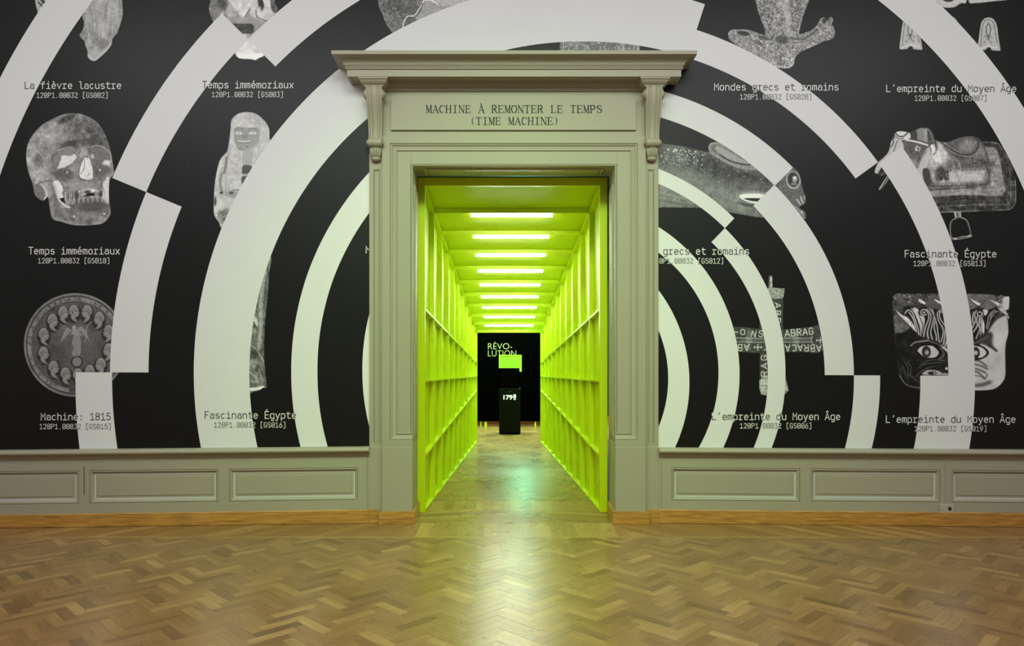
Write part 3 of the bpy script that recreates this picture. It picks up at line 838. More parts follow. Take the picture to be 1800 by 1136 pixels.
# ------------------------------------------------------------------ stroke alphabets (x 0..6 per cell, y 0 baseline .. 10 cap height)
def arc(cx, cy, rx, ry, a0, a1, n=10):
    return [(cx+rx*math.cos(math.radians(a0+(a1-a0)*i/n)), cy+ry*math.sin(math.radians(a0+(a1-a0)*i/n))) for i in range(n+1)]
def rr(x0, x1, y0, y1, r):     # rounded rectangle, closed
    return arc(x1-r, y1-r, r, r, 0, 90, 4)+arc(x0+r, y1-r, r, r, 90, 180, 4)+arc(x0+r, y0+r, r, r, 180, 270, 4)+arc(x1-r, y0+r, r, r, 270, 360, 4)+[(x1, y1-r)]
MONO = {
 'L': [[(1.2,10),(1.2,0),(5.2,0)]], 'T': [[(.6,10),(5.4,10)],[(3,10),(3,0)]], 'M': [[(.8,0),(.8,10),(3,4.5),(5.2,10),(5.2,0)]],
 'F': [[(1.2,0),(1.2,10),(5.2,10)],[(1.2,5.2),(4.6,5.2)]], 'E': [[(5.2,10),(1.2,10),(1.2,0),(5.2,0)],[(1.2,5.2),(4.6,5.2)]],
 'A': [[(.5,0),(3,10),(5.5,0)],[(1.4,3.2),(4.6,3.2)]], 'P': [[(1,0),(1,10),(3.4,10)]+arc(3.4,7.5,1.8,2.5,90,-90,6)+[(1,5)]],
 'G': [[(5,8.2)]+arc(3,7.8,2,2.2,20,180,6)+arc(3,2.2,2,2.2,180,360,6)+[(5,4.8),(3.2,4.8)]], 'S': [arc(3,7.6,2,2.4,25,250,8)+arc(3,2.6,2.1,2.6,80,-155,8)],
 'a': [arc(3,5,2,2,150,0,6)+[(5,0)],[(5,4.2),(2.8,4.2)]+arc(2.8,2.1,1.9,2.1,90,270,6)+[(5,.8)]],
 'c': [arc(3,3.5,2.1,3.5,45,315,10)], 'd': [[(5,10),(5,0)],rr(1,5,0,7,1.8)], 'p': [[(1,7),(1,-3)],rr(1,5,0,7,1.8)], 'g': [[(5,7),(5,-1.2)]+arc(3.2,-1.2,1.8,1.8,0,-140,5),rr(1,5,0,7,1.8)],
 'e': [[(1,3.7),(5,3.7)]+arc(3,4.2,2,2.8,0,180,7)+arc(3,2.6,2,2.6,180,320,6)], 'f': [[(5.2,9.6)]+arc(4.2,8,1.6,2,80,180,4)+[(2.6,0)],[(.8,6.8),(5,6.8)]],
 'i': [[(1.4,7),(3.2,7),(3.2,0)],[(1,0),(5.3,0)],[(3.1,9.3),(3.1,10.2)]], 'l': [[(1.2,10),(3,10),(3,1.6)]+arc(4.4,1.6,1.4,1.6,180,270,4)+[(5.4,0)]],
 'm': [[(.7,0),(.7,7)],[(.7,5.6)]+arc(1.8,5.6,1.15,1.4,160,0,4)+[(2.95,0)],[(3,5.6)]+arc(4.1,5.6,1.15,1.4,160,0,4)+[(5.3,0)]],
 'n': [[(1,0),(1,7)],[(1,5)]+arc(3,5,2,2,160,0,6)+[(5,0)]], 'h': [[(1,0),(1,10)],[(1,5)]+arc(3,5,2,2,160,0,6)+[(5,0)]], 'H': [[(1,0),(1,10)],[(5,0),(5,10)],[(1,5.2),(5,5.2)]], 'o': [rr(1,5,0,7,1.9)], 'r': [[(1,7),(2.4,7),(2.4,0)],[(.8,0),(4.2,0)],[(2.4,4.8)]+arc(4.2,5,1.8,2,170,60,5)],
 's': [arc(3,5.2,1.8,1.8,30,235,7)+arc(3,1.8,2,1.8,70,-150,7)], 't': [[(2.4,9.4),(2.4,1.8)]+arc(4,1.8,1.6,1.8,180,280,4)+[(5.2,.2)],[(.8,7),(5,7)]],
 'u': [[(1,7),(1,2)]+arc(3,2,2,2,180,345,6),[(5,7),(5,0)]], 'v': [[(.8,7),(3,0),(5.2,7)]], 'x': [[(1,7),(5,0)],[(5,7),(1,0)]], 'y': [[(.8,7),(3,0)],[(5.2,7),(2.3,-3),(1,-3)]],
 ' ': [], '.': [[(2.7,0),(3.3,0)],[(2.7,.6),(3.3,.6)]], ':': [[(2.7,.3),(3.3,.3)],[(2.7,.9),(3.3,.9)],[(2.7,5.6),(3.3,5.6)],[(2.7,6.2),(3.3,6.2)]], "'": [[(3.6,10.4),(2.6,8)]],
 '[': [[(4.6,11),(2.2,11),(2.2,-1.4),(4.6,-1.4)]], ']': [[(1.4,11),(3.8,11),(3.8,-1.4),(1.4,-1.4)]],
 '0': [rr(.9,5.1,0,10,2),[(2.6,3.6),(3.4,6.4)]], '1': [[(1,7.8),(3.2,10),(3.2,0)],[(1,0),(5.3,0)]], '2': [[(1,8)]+arc(3,7.6,2,2.4,170,-20,7)+[(1,0),(5.2,0)]],
 '3': [[(1,10),(5,10),(2.8,5.8)]+arc(2.9,2.9,2.1,2.9,90,-150,8)], '5': [[(5,10),(1.4,10),(1.2,5.6)]+arc(2.9,3.2,2.1,3.2,120,-150,9)],
 '6': [[(4,10),(1.4,5)],rr(1,5,0,6,2)], '7': [[(.8,10),(5.2,10),(2.2,0)]], '9': [[(2,0),(4.6,5)],rr(1,5,4,10,2)], '8': [rr(1.2,4.8,5.2,10,1.8),rr(1,5,0,5.2,2)],
}
ACC = {'è': ('e',[(2.2,10.6),(3.5,8.6)]), 'é': ('e',[(3.8,10.6),(2.5,8.6)]), 'É': ('E',[(3.8,13.2),(2.6,11.3)]), 'Â': ('A',[(1.8,11.3),(3,12.8),(4.2,11.3)])}
for k_, (b0, s_a) in ACC.items(): MONO[k_] = MONO[b0]+[s_a]
# serif capitals: (width, points)
def sf(x, y, w=1.3): return (.45, [(x-w, y), (x+w, y)])
TK, TN = 1.25, .55
SER = {
 'M': [(TN,[(1,0),(1,10)]),(TK,[(1,10),(3,1)]),(TN,[(3,1),(5,10)]),(TK,[(5,10),(5,0)]),sf(.8,0,.9),sf(5,0,1),sf(.8,10,.6),sf(5.2,10,.6)],
 'A': [(TN,[(.7,0),(3,10)]),(TK,[(3,10),(5.3,0)]),(TN,[(1.5,3.4),(4.4,3.4)]),sf(.7,0,.9),sf(5.3,0,.9)],
 'C': [(TN,arc(3.2,5,2.3,5,50,110,5)),(TK,arc(3.2,5,2.3,5,110,250,8)),(TN,arc(3.2,5,2.3,5,250,310,5)),(TN,[(5.1,10),(5.1,7.2)])],
 'H': [(TK,[(1.1,0),(1.1,10)]),(TK,[(4.9,0),(4.9,10)]),(TN,[(1.1,5.1),(4.9,5.1)])]+[sf(x,y,.9) for x in (1.1,4.9) for y in (0,10)],
 'I': [(TK,[(3,0),(3,10)]),sf(3,0,1.8),sf(3,10,1.8)],
 'N': [(TN,[(1,0),(1,10)]),(TK,[(1,10),(5,0)]),(TN,[(5,0),(5,10)]),sf(1,0,.9),sf(5,10,.9),sf(.7,10,.6)],
 'E': [(TK,[(1.3,0),(1.3,10)]),(TN,[(.5,10),(5,10),(5,8)]),(TN,[(.5,0),(5.2,0),(5.2,2.4)]),(TN,[(1.3,5.2),(4,5.2)]),(TN,[(4,6.4),(4,4)])],
 'R': [(TK,[(1.2,0),(1.2,10)]),(TN,[(.5,10),(2.8,10)]),(TK,arc(2.8,7.6,1.9,2.4,80,-80,8)),(TN,[(2.8,5.2),(1.2,5.2)]),(TK,[(2.9,5.2),(5,.2)]),sf(1.2,0,.9),sf(5.2,0,.5)],
 'O': [(TN,arc(3,5,2.4,5,60,120,4)),(TK,arc(3,5,2.4,5,120,240,8)),(TN,arc(3,5,2.4,5,240,300,4)),(TK,arc(3,5,2.4,5,-60,60,8))],
 'T': [(TK,[(3,0),(3,10)]),(TN,[(.7,8),(.7,10),(5.3,10),(5.3,8)]),sf(3,0,1.2)],
 'L': [(TK,[(1.6,0),(1.6,10)]),(TN,[(.7,0),(5.2,0),(5.2,2.6)]),sf(1.6,10,1)],
 'P': [(TK,[(1.3,0),(1.3,10)]),(TN,[(.5,10),(2.9,10)]),(TK,arc(2.9,7.3,2,2.7,80,-80,8)),(TN,[(2.9,4.6),(1.3,4.6)]),sf(1.3,0,1)],
 'S': [(TN,arc(3,7.6,1.9,2.4,30,120,5)),(TK,arc(3,7.6,1.9,2.4,120,230,5)+arc(3,2.6,2,2.6,60,-40,5)),(TN,arc(3,2.6,2,2.6,-40,-150,5)),(TN,[(4.8,9.8),(4.8,7.6)]),(TN,[(1,.2),(1,2.6)])],
 '(': [(TN,arc(6.2,5,3.2,7.2,130,155,3)),(.9,arc(6.2,5,3.2,7.2,155,205,5)),(TN,arc(6.2,5,3.2,7.2,205,230,3))],
 ')': [(TN,arc(-.2,5,3.2,7.2,50,25,3)),(.9,arc(-.2,5,3.2,7.2,25,-25,5)),(TN,arc(-.2,5,3.2,7.2,-25,-50,3))],
 ' ': [], 'À': None,
}
SER['À'] = SER['A']+[(.8,[(2.2,13),(3.2,11.2)])]
def strokes_quads(pts, w, step):
    """polyline -> list of quads (4 points), cut to pieces no longer than step"""
    out = []
    n = len(pts)
    P_ = [np.array(p, float) for p in pts]
    dirs = []
    for i in range(n-1):
        d = P_[i+1]-P_[i]; L = np.hypot(*d); dirs.append(d/L if L > 1e-6 else np.array([1., 0]))
    nor = []
    for i in range(n):
        if i == 0: d = dirs[0]
        elif i == n-1: d = dirs[-1]
        else:
            d = dirs[i-1]+dirs[i]; L = np.hypot(*d)
            d = d/L if L > .35 else dirs[i]
        nn = np.array([-d[1], d[0]])
        k = 1.0
        if 0 < i < n-1:
            c = abs(float(np.dot(nn, [-dirs[i][1], dirs[i][0]]))); k = 1/max(.6, c)
        nor.append(nn*k)
    P_[0] = P_[0]-dirs[0]*w*.35; P_[-1] = P_[-1]+dirs[-1]*w*.35
    for i in range(n-1):
        L = np.hypot(*(P_[i+1]-P_[i])); m_ = max(1, int(math.ceil(L/step)))
        for k in range(m_):
            t0, t1 = k/m_, (k+1)/m_
            a, b_ = P_[i]*(1-t0)+P_[i+1]*t0, P_[i]*(1-t1)+P_[i+1]*t1
            na, nb = nor[i]*(1-t0)+nor[i+1]*t0, nor[i]*(1-t1)+nor[i+1]*t1
            out.append((a+na*w/2, b_+nb*w/2, b_-nb*w/2, a-na*w/2))
    return out

# sign lettering (two parts, one per line)
for txt, x0, x1, yt, yb in (('MACHINE À REMONTER LE TEMPS', 748.2, 1059.5, 185.4, 198.2), ('(TIME MACHINE)', 824.5, 984.5, 206.6, 219.2)):
    m = MB(); adv = (x1-x0)/len(txt); Yv = 6.4885
    for i, ch in enumerate(txt):
        for w_, pts in SER[ch]:
            pp = [(x0+adv*i+p[0]/6*adv*.97, yb-(yb-yt)*p[1]/10) for p in pts]
            for q in strokes_quads(pp, w_*1.75, 50):
                m.add([P(p[0], p[1], Yv) for p in q], [(0,1,2,3)])
    o = m.build('lettering', M_ink, surr)

# ------------------------------------------------------------------ mural, flat print on the wall: bands
mural = tag(empty('mural', (0, YW, 0.72)), 'wall-filling black and white printed mural of split concentric rings over negative photographs of museum pieces', 'mural')
MC = (1028.0, 657.0)
def keyed(r, th_):
    if not isinstance(r, (list, tuple)): return r
    ks = sorted(r)
    if th_ <= ks[0][0]: return ks[0][1]
    for (a, ra), (b_, rb) in zip(ks, ks[1:]):
        if th_ <= b_: return ra+(rb-ra)*(th_-a)/(b_-a)
    return ks[-1][1]
def circ3(a, b_, c):
    ax, ay = a; bx, by = b_; cx_, cy_ = c
    d = 2*(ax*(by-cy_)+bx*(cy_-ay)+cx_*(ay-by))
    ux = ((ax*ax+ay*ay)*(by-cy_)+(bx*bx+by*by)*(cy_-ay)+(cx_*cx_+cy_*cy_)*(ay-by))/d
    uy = ((ax*ax+ay*ay)*(cx_-bx)+(bx*bx+by*by)*(ax-cx_)+(cx_*cx_+cy_*cy_)*(bx-ax))/d
    return (ux, uy), math.hypot(ax-ux, ay-uy)
bands = []   # (polygon outer list, inner list)
def band(ro, ri, t0, t1, co=MC, ci=MC, xclip=None):
    n = max(12, int(abs(t1-t0)*1.2))
    O = []; I = []
    for k in range(n+1):
        t = t0+(t1-t0)*k/n; a = math.radians(t)
        r1, r2 = keyed(ro, t), keyed(ri, t)
        O.append((co[0]+r1*math.cos(a), co[1]-r1*math.sin(a))); I.append((ci[0]+r2*math.cos(a), ci[1]-r2*math.sin(a)))
    bands.append((O, I, xclip))
band(1152, 1085.5, 118, 214)
band(899, 834.5, 135.2, 157.5)
band(834.5, 767, 157.5, 179.85)
band(834.5, 766.5, 112.5, 135.2)
band([(180,895),(189,898)], [(180,831),(189,832)], 179.85, 200)
band([(72,683),(100,686.5),(130,688.5),(198,687)], [(72,585),(90,584),(130,589.3),(198,589.8)], 72, 200)
band([(36,635.4),(72,635.5)], [(36,586.6),(72,584)], 35.8, 72)
band([(0,685.6),(35.5,685.6)], [(0,639),(35.5,635.4)], -.35, 35.6)
band([(-12,688.7),(0,685.6)], [(-12,593),(0,589.5)], -16, -.35)
band([(180,516),(160,518),(140,518.6)], [(180,470),(160,472.4),(140,473)], 118, 200, xclip=(0, 668))
band([(180,391),(165,393),(196,390)], 350, 150, 205, xclip=(0, 668))
band(515, 469.7, 44.7, 84, xclip=(1140, 1800))
band([(0,473),(40,470.5)], [(0,421.7),(40,418)], -.35, 44.9)
band([(-17,521.5),(0,519)], [(-17,475.8),(0,473)], -20, -.35)
band([(46,378.9),(70,382.7)], [(46,355),(70,358)], 46.1, 80, xclip=(1140, 1800))
band([(-25,353.5),(0,352.7),(46,355)], [(-25,324.3),(0,321.6),(46,321)], -27, 46.1, xclip=(1140, 1800))
c1, r1 = circ3((1156.6,398.6),(1300,657),(1271,788)); c2, r2 = circ3((1156.6,443.6),(1263,657),(1227.6,788))
band(r1, r2, -60, 85, c1, c2, xclip=(1140, 1800))
c1, r1 = circ3((1156.6,509),(1211.4,657),(1186,788)); c2, r2 = circ3((1156.6,579),(1174.4,657),(1156.6,753))
def inter_band(c1, r1, c2, r2, ys):
    O = [(c1[0]+math.sqrt(max(0, r1*r1-(y-c1[1])**2)), y) for y in ys]; I = [(c2[0]+math.sqrt(max(0, r2*r2-(y-c2[1])**2)), y) for y in ys]
    bands.append((O, I, (1140, 1800)))
inter_band(c1, r1, c2, r2, [500+(796-500)*i/40 for i in range(41)])
band([(22,903),(51,900)], [(22,836.6),(51,835)], 10, 72)
def in_band(x, y):
    for O, I, xc in bands:
        poly = BP[id(O)]
        if not (poly[1] <= x <= poly[2] and poly[3] <= y <= poly[4]): continue
        pts = poly[0]; ins = False; j = len(pts)-1
        for i in range(len(pts)):
            xi, yi = pts[i]; xj, yj = pts[j]
            if (yi > y) != (yj > y) and x < (xj-xi)*(y-yi)/(yj-yi)+xi: ins = not ins
            j = i
        if ins: return True
    return False
BP = {}
for O, I, xc in bands:
    pts = O+I[::-1]; xs_ = [p[0] for p in pts]; ys_ = [p[1] for p in pts]
    BP[id(O)] = (pts, min(xs_), max(xs_), min(ys_), max(ys_))
PYMIN, PYMAX, PXMIN, PXMAX = -110.0, 800.0, -230.0, 2010.0
def flat_px(name, mat, faces2d, off, parent, clip=None):
    """build px-space polygons, cut them at the wall folds and the mural's edges, lay them on the wall"""
    bm = bmesh.new()
    for f in faces2d:
        vs_ = [bm.verts.new((p[0], p[1], 0)) for p in f]
        try: bm.faces.new(vs_)
        except Exception: pass
    bmesh.ops.remove_doubles(bm, verts=bm.verts, dist=1e-4)
    def cut(co, no, clear=False):
        g = bm.verts[:]+bm.edges[:]+bm.faces[:]
        bmesh.ops.bisect_plane(bm, geom=g, plane_co=co, plane_no=no, clear_outer=clear, dist=1e-5)
    for x in (650.0, 1157.0): cut((x, 0, 0), (1, 0, 0))
    cut((0, PYMIN, 0), (0, -1, 0), True); cut((0, PYMAX, 0), (0, 1, 0), True)
    cut((PXMIN, 0, 0), (-1, 0, 0), True); cut((PXMAX, 0, 0), (1, 0, 0), True)
    if clip:
        cut((clip[0], 0, 0), (-1, 0, 0), True); cut((clip[1], 0, 0), (1, 0, 0), True)
    for v in bm.verts:
        x = v.co.x
        v.co = wp(x, v.co.y, off)
    me = bpy.data.meshes.new(name)
    bmesh.ops.recalc_face_normals(bm, faces=bm.faces)
    for f in bm.faces:
        if f.normal.y > 0: f.normal_flip()
    bm.to_mesh(me); bm.free()
    me.materials.append(mat)
    o = bpy.data.objects.new(name, me); col.objects.link(o); o.parent = parent
    o.matrix_parent_inverse = Matrix.Translation(-Vector(parent.location))
    return o
# black vinyl sheets
for x0, x1, y1 in ((-230, 336.85, PYMAX), (337.1, 650, PYMAX), (650, 1157, 250), (1157, 1523.8, PYMAX), (1524.1, 2010, PYMAX)):
    nx = 8
    flat_px('vinyl_sheet', M_black, [[(x0+(x1-x0)*i/nx, PYMIN), (x0+(x1-x0)*(i+1)/nx, PYMIN), (x0+(x1-x0)*(i+1)/nx, y1), (x0+(x1-x0)*i/nx, y1)] for i in range(nx)], .002, mural)
for x_ in (337, 1524):
    flat_px('seam', M_seam, [[(x_-1.5, PYMIN), (x_+1.5, PYMIN), (x_+1.5, PYMAX), (x_-1.5, PYMAX)]], .001, mural)
for O, I, xc in bands:
    nr = 3
    fs = []
    for k in range(len(O)-1):
        for r_ in range(nr):
            a, b_ = r_/nr, (r_+1)/nr
            L4 = [(O[k][0]*(1-a)+I[k][0]*a, O[k][1]*(1-a)+I[k][1]*a), (O[k+1][0]*(1-a)+I[k+1][0]*a, O[k+1][1]*(1-a)+I[k+1][1]*a),
                  (O[k+1][0]*(1-b_)+I[k+1][0]*b_, O[k+1][1]*(1-b_)+I[k+1][1]*b_), (O[k][0]*(1-b_)+I[k][0]*b_, O[k][1]*(1-b_)+I[k][1]*b_)]
            fs.append(L4)
    flat_px('ring_band', M_white, fs, .0045, mural, clip=xc)

# captions: the ink is reversed wherever a band runs behind it
def caption(txt, x0, x1, yc, cap, wt):
    adv = (x1-x0)/len(txt); yb = yc+cap/2
    i = 0
    for word in txt.split(' '):
        m = MB()
        for ch in word:
            for pts in MONO[ch]:
                pp = [(x0+adv*i+p[0]/6*adv*.96+adv*.02, yb-cap*p[1]/10) for p in pts]
                for q in strokes_quads(pp, wt, 1.2):
                    cx_, cy_ = sum(p[0] for p in q)/4, sum(p[1] for p in q)/4
                    if 648 < cx_ < 1159: continue
                    m.add([wp(p[0], p[1], .006) for p in q], [(0,1,2,3)], 1 if in_band(cx_, cy_) else 0)
            i += 1
        i += 1
        if m.f: m.build('caption_lettering', [M_textw, M_textb], mural)
# print on the lit green sheet
m = MB(); m2 = MB()
for i, ch in enumerate('1798'+"'"+'1799'):
    for pts in MONO[ch]:
        for q in strokes_quads([(898.0+i*1.9+p[0]/6*1.7, 628.4-p[1]/10*1.9) for p in pts], .4, 9): m.add([P(p[0], p[1], YS-.002) for p in q], [(0,1,2,3)])
rl = random.Random(11)
for i in range(9):
    x = 879.5+i*1.95; m.box(PX(x, YS), PX(x+1.5, YS), YS-.002, YS-.001, PZ(628.4, YS), PZ(626.6, YS))
for r_ in range(11):
    x = 879.0
    while x < 914.5:
        wd = rl.uniform(1.0, 3.2); m2.box(PX(x, YS), PX(min(x+wd, 915.5), YS), YS-.002, YS-.001, PZ(631.4+r_*1.42, YS), PZ(630.9+r_*1.42, YS)); x += wd+.6
tag(m.build('heading_print', M_littext, tp), kind='stuff'); tag(m2.build('body_print', M_littext, tp), kind='stuff')
C2 = lambda n: '120P1.00032 [GS%s]' % n
for t, x0, x1, yc, n, x2, x3, y2 in (
    ('La fièvre lacustre', 42, 214, 149.8, '002', 63.5, 191, 167.4), ('Temps immémoriaux', 355, 517, 148.8, '003', 371.5, 499, 166.2),
    ('Mondes grecs et romains', 1254.5, 1475, 152.6, '020', 1300, 1428, 170.2), ("L'empreinte du Moyen Âge", 1556.5, 1787.5, 155.3, '007', 1607, 1736, 172.6),
    ('Temps immémoriaux', 49.5, 211.5, 440.8, '010', 66, 194, 458.4), ('Mondes grecs et romains', 1098, 1318, 441.3, '012', 1145, 1273, 458.8),
    ('Fascinante Égypte', 1589, 1752.5, 446.2, '013', 1605, 1734, 463.2), ('Machine: 1815', 71, 195.5, 732.6, '015', 69, 196.5, 750.0),
    ('Fascinante Égypte', 358.5, 521.5, 729.8, '016', 375.5, 503.5, 747.2), ("L'empreinte du Moyen Âge", 1250, 1478, 732.2, '006', 1300, 1428, 748.8),
    ("L'empreinte du Moyen Âge", 1556, 1786, 737, '019', 1607, 1735.5, 753.8), ('Mondes grecs et romains', 642.2, 860, 438.8, None, 0, 0, 0)):
    caption(t, x0, x1, yc, 12.0, 1.42)
    if n: caption(C2(n), x2, x3, y2, 8.6, .95)
# ------------------------------------------------------------------ negative photographs printed on the mural
def catmull(pts, closed=True, sub=4):
    P_ = [np.array(p, float) for p in pts]; n = len(P_); out = []
    rng = range(n if closed else n-1)
    for i in rng:
        g = (lambda k: P_[k % n]) if closed else (lambda k: P_[min(max(k, 0), n-1)])
        p0, p1, p2, p3 = g(i-1), g(i), g(i+1), g(i+2)
        for s in range(sub):
            t = s/sub
            out.append(.5*((2*p1)+(-p0+p2)*t+(2*p0-5*p1+4*p2-p3)*t*t+(-p0+3*p1-3*p2+p3)*t**3))
    if not closed: out.append(P_[-1])
    return [tuple(p) for p in out]
class Art:
    def __init__(s, name, x0, y0, x1, y1, crop, step=.85, seed=1):
        s.name = name; s.step = step; s.cx, s.cy, s.k = crop     # crop -> photograph pixels
        s.nx = int((x1-x0)/step)+1; s.ny = int((y1-y0)/step)+1
        gx = x0+np.arange(s.nx)*step; gy = y0+np.arange(s.ny)*step
        s.PX_, s.PY_ = np.meshgrid(gx, gy)
        s.X = (s.PX_-s.cx)/s.k; s.Y = (s.PY_-s.cy)/s.k
        s.v = np.zeros_like(s.X)+40.0; s.a = np.zeros_like(s.X); s.rng = np.random.default_rng(seed)
    def _bb(s, pts, pad):
        xs = [p[0] for p in pts]; ys = [p[1] for p in pts]
        x0 = int(max(0, ((min(xs)-pad)*s.k+s.cx-s.PX_[0, 0])/s.step)); x1 = int(min(s.nx, ((max(xs)+pad)*s.k+s.cx-s.PX_[0, 0])/s.step+2))
        y0 = int(max(0, ((min(ys)-pad)*s.k+s.cy-s.PY_[0, 0])/s.step)); y1 = int(min(s.ny, ((max(ys)+pad)*s.k+s.cy-s.PY_[0, 0])/s.step+2))
        return slice(y0, max(y0, y1)), slice(x0, max(x0, x1))
    def sd(s, pts, sl, closed=True):
        X, Y = s.X[sl], s.Y[sl]; d = np.full(X.shape, 1e9); ins = np.zeros(X.shape, bool)
        n = len(pts)
        for i in range(n if closed else n-1):
            ax, ay = pts[i]; bx, by = pts[(i+1) % n]
            ex, ey = bx-ax, by-ay; L = ex*ex+ey*ey+1e-9
            t = np.clip(((X-ax)*ex+(Y-ay)*ey)/L, 0, 1)
            d = np.minimum(d, (X-ax-t*ex)**2+(Y-ay-t*ey)**2)
            if closed and ay != by:
                c = ((ay > Y) != (by > Y)) & (X < (bx-ax)*(Y-ay)/(by-ay)+ax)
                ins ^= c
        d = np.sqrt(d)
        return np.where(ins, -d, d) if closed else d
    def _mix(s, sl, w, v, mode):
        if mode == 'set': s.v[sl] = s.v[sl]*(1-w)+v*w
        else: s.v[sl] += v*w
    def base(s, pts, v=120, smooth=True):
        if smooth: pts = catmull(pts)
        sl = s._bb(pts, 4/s.k); d = s.sd(pts, sl)*s.k
        w = np.clip(.5-d, 0, 1); s.a[sl] = np.maximum(s.a[sl], w)
        s.v[sl] = np.where(w > 0, v, s.v[sl])
    def hole(s, pts, smooth=True):
        if smooth: pts = catmull(pts)
        sl = s._bb(pts, 4/s.k); d = s.sd(pts, sl)*s.k; s.a[sl] *= np.clip(.5+d, 0, 1)
    def poly(s, pts, v, soft=1.0, smooth=True, mode='set', w=1.0):
        if smooth: pts = catmull(pts)
        sl = s._bb(pts, soft); d = s.sd(pts, sl)
        s._mix(sl, np.clip(.5-d/max(soft, 1/s.k), 0, 1)*w, v, mode)
    def ell(s, cx, cy, rx, ry, v, rot=0, soft=.5, mode='set', w=1.0):
        a = math.radians(rot); R_ = max(rx, ry)*1.6
        sl = s._bb([(cx-R_, cy-R_), (cx+R_, cy+R_)], 1)
        X, Y = s.X[sl]-cx, s.Y[sl]-cy
        u = (X*math.cos(a)+Y*math.sin(a))/rx; q = (-X*math.sin(a)+Y*math.cos(a))/ry
        r = np.sqrt(u*u+q*q)
        k = np.clip((1+soft/2-r)/max(soft, .02), 0, 1); k = k*k*(3-2*k)
        s._mix(sl, k*w, v, mode)
    def line(s, pts, wd, v, soft=None, smooth=True, mode='set', w=1.0):
        if smooth and len(pts) > 2: pts = catmull(pts, False)
        soft = soft if soft is not None else max(1/s.k, wd*.3)
        sl = s._bb(pts, wd+soft); d = s.sd(pts, sl, False)
        s._mix(sl, np.clip(.5-(d-wd/2)/soft, 0, 1)*w, v, mode)
    def noise(s, size, amp, sx=1, sy=1, rot=0, mask=None, oct=3):
        a = math.radians(rot); U = (s.X*math.cos(a)+s.Y*math.sin(a))*s.k/size/sx; V = (-s.X*math.sin(a)+s.Y*math.cos(a))*s.k/size/sy
        tot = np.zeros_like(U); am = 1.0
        for o in range(oct):
            g = s.rng.standard_normal((257, 257)); u = (U*2**o) % 256; v = (V*2**o) % 256
            i, j = u.astype(int), v.astype(int); fu, fv = u-i, v-j; fu = fu*fu*(3-2*fu); fv = fv*fv*(3-2*fv)
            tot += am*(g[i, j]*(1-fu)*(1-fv)+g[i+1, j]*fu*(1-fv)+g[i, j+1]*(1-fu)*fv+g[i+1, j+1]*fu*fv); am *= .55
        s.v += tot*amp*(1 if mask is None else mask)
    def text(s, txt, fx, adv, h, wd, v, font=MONO):
        """fx(i) -> (x, y, angle) of each letter's lower-left, in crop units"""
        for i, ch in enumerate(txt):
            x, y, an = fx(i); ca, sa = math.cos(an), math.sin(an)
            for pts in font.get(ch, []):
                q = [(x+ca*p[0]/6*adv+sa*p[1]/10*h, y+sa*p[0]/6*adv-ca*p[1]/10*h) for p in pts]
                s.line(q, wd, v, smooth=False)
    def build(s):
        bgv = 0.0042
        v = np.clip(s.v, 0, 255)/255.0
        l = np.where(v <= .04045, v/12.92, ((v+.055)/1.055)**2.4)*1.45
        l = np.maximum(l-.008, .003)
        c = bgv*(1-s.a)+l*s.a
        keep = s.a > .02
        q = keep[:-1, :-1] | keep[1:, :-1] | keep[:-1, 1:] | keep[1:, 1:]
        inside = (s.PX_ < 649.5) | (s.PX_ > 1157.5) | (s.PY_ < 230)
        q &= inside[:-1, :-1] & inside[1:, 1:]
        jj, ii = np.nonzero(q)
        if len(jj) == 0: return
        used = np.zeros(s.nx*s.ny, bool)
        a0 = jj*s.nx+ii
        F4 = np.stack([a0, a0+s.nx, a0+s.nx+1, a0+1], 1)
        used[F4.ravel()] = True
        remap = -np.ones(s.nx*s.ny, dtype=np.int64); ids = np.nonzero(used)[0]; remap[ids] = np.arange(len(ids))
        F4 = remap[F4]
        px, py = s.PX_.ravel()[ids], s.PY_.ravel()[ids]
        off = .0032
        t = (px-VX)/F
        Yv = np.where(px < 650, (YW-off-ML*XL)/(1-ML*t), np.where(px > 1157, (YW-off-MR*XR)/(1-MR*t), YW-off))
        co = np.stack([t*Yv, Yv, CAMH-(py-VY)/F*Yv], 1).astype(np.float32)
        me = bpy.data.meshes.new(s.name)
        me.vertices.add(len(ids)); me.vertices.foreach_set('co', co.ravel())
        me.loops.add(F4.size); me.loops.foreach_set('vertex_index', F4.ravel().astype(np.int32))
        me.polygons.add(len(F4)); me.polygons.foreach_set('loop_start', np.arange(0, F4.size, 4, dtype=np.int32))
        try: me.polygons.foreach_set('loop_total', np.full(len(F4), 4, dtype=np.int32))
        except Exception: pass
        me.update(calc_edges=True)
        at = me.attributes.new('print', 'FLOAT_COLOR', 'POINT')
        cc = c.ravel()[ids]
        at.data.foreach_set('color', np.stack([cc, cc, cc*1.0, np.ones_like(cc)], 1).astype(np.float32).ravel())
        me.materials.append(M_print)
        o = bpy.data.objects.new(s.name, me); col.objects.link(o); o.parent = mural
        o.matrix_parent_inverse = Matrix.Translation(-Vector(mural.location))
        return o
M_print, nt_, b_ = newmat('printed_photograph')
_a = nt_.nodes.new('ShaderNodeAttribute'); _a.attribute_name = 'print'
nt_.links.new(_a.outputs['Color'], b_.inputs['Base Color'])
b_.inputs['Roughness'].default_value = .43; b_.inputs['Specular IOR Level'].default_value = .36

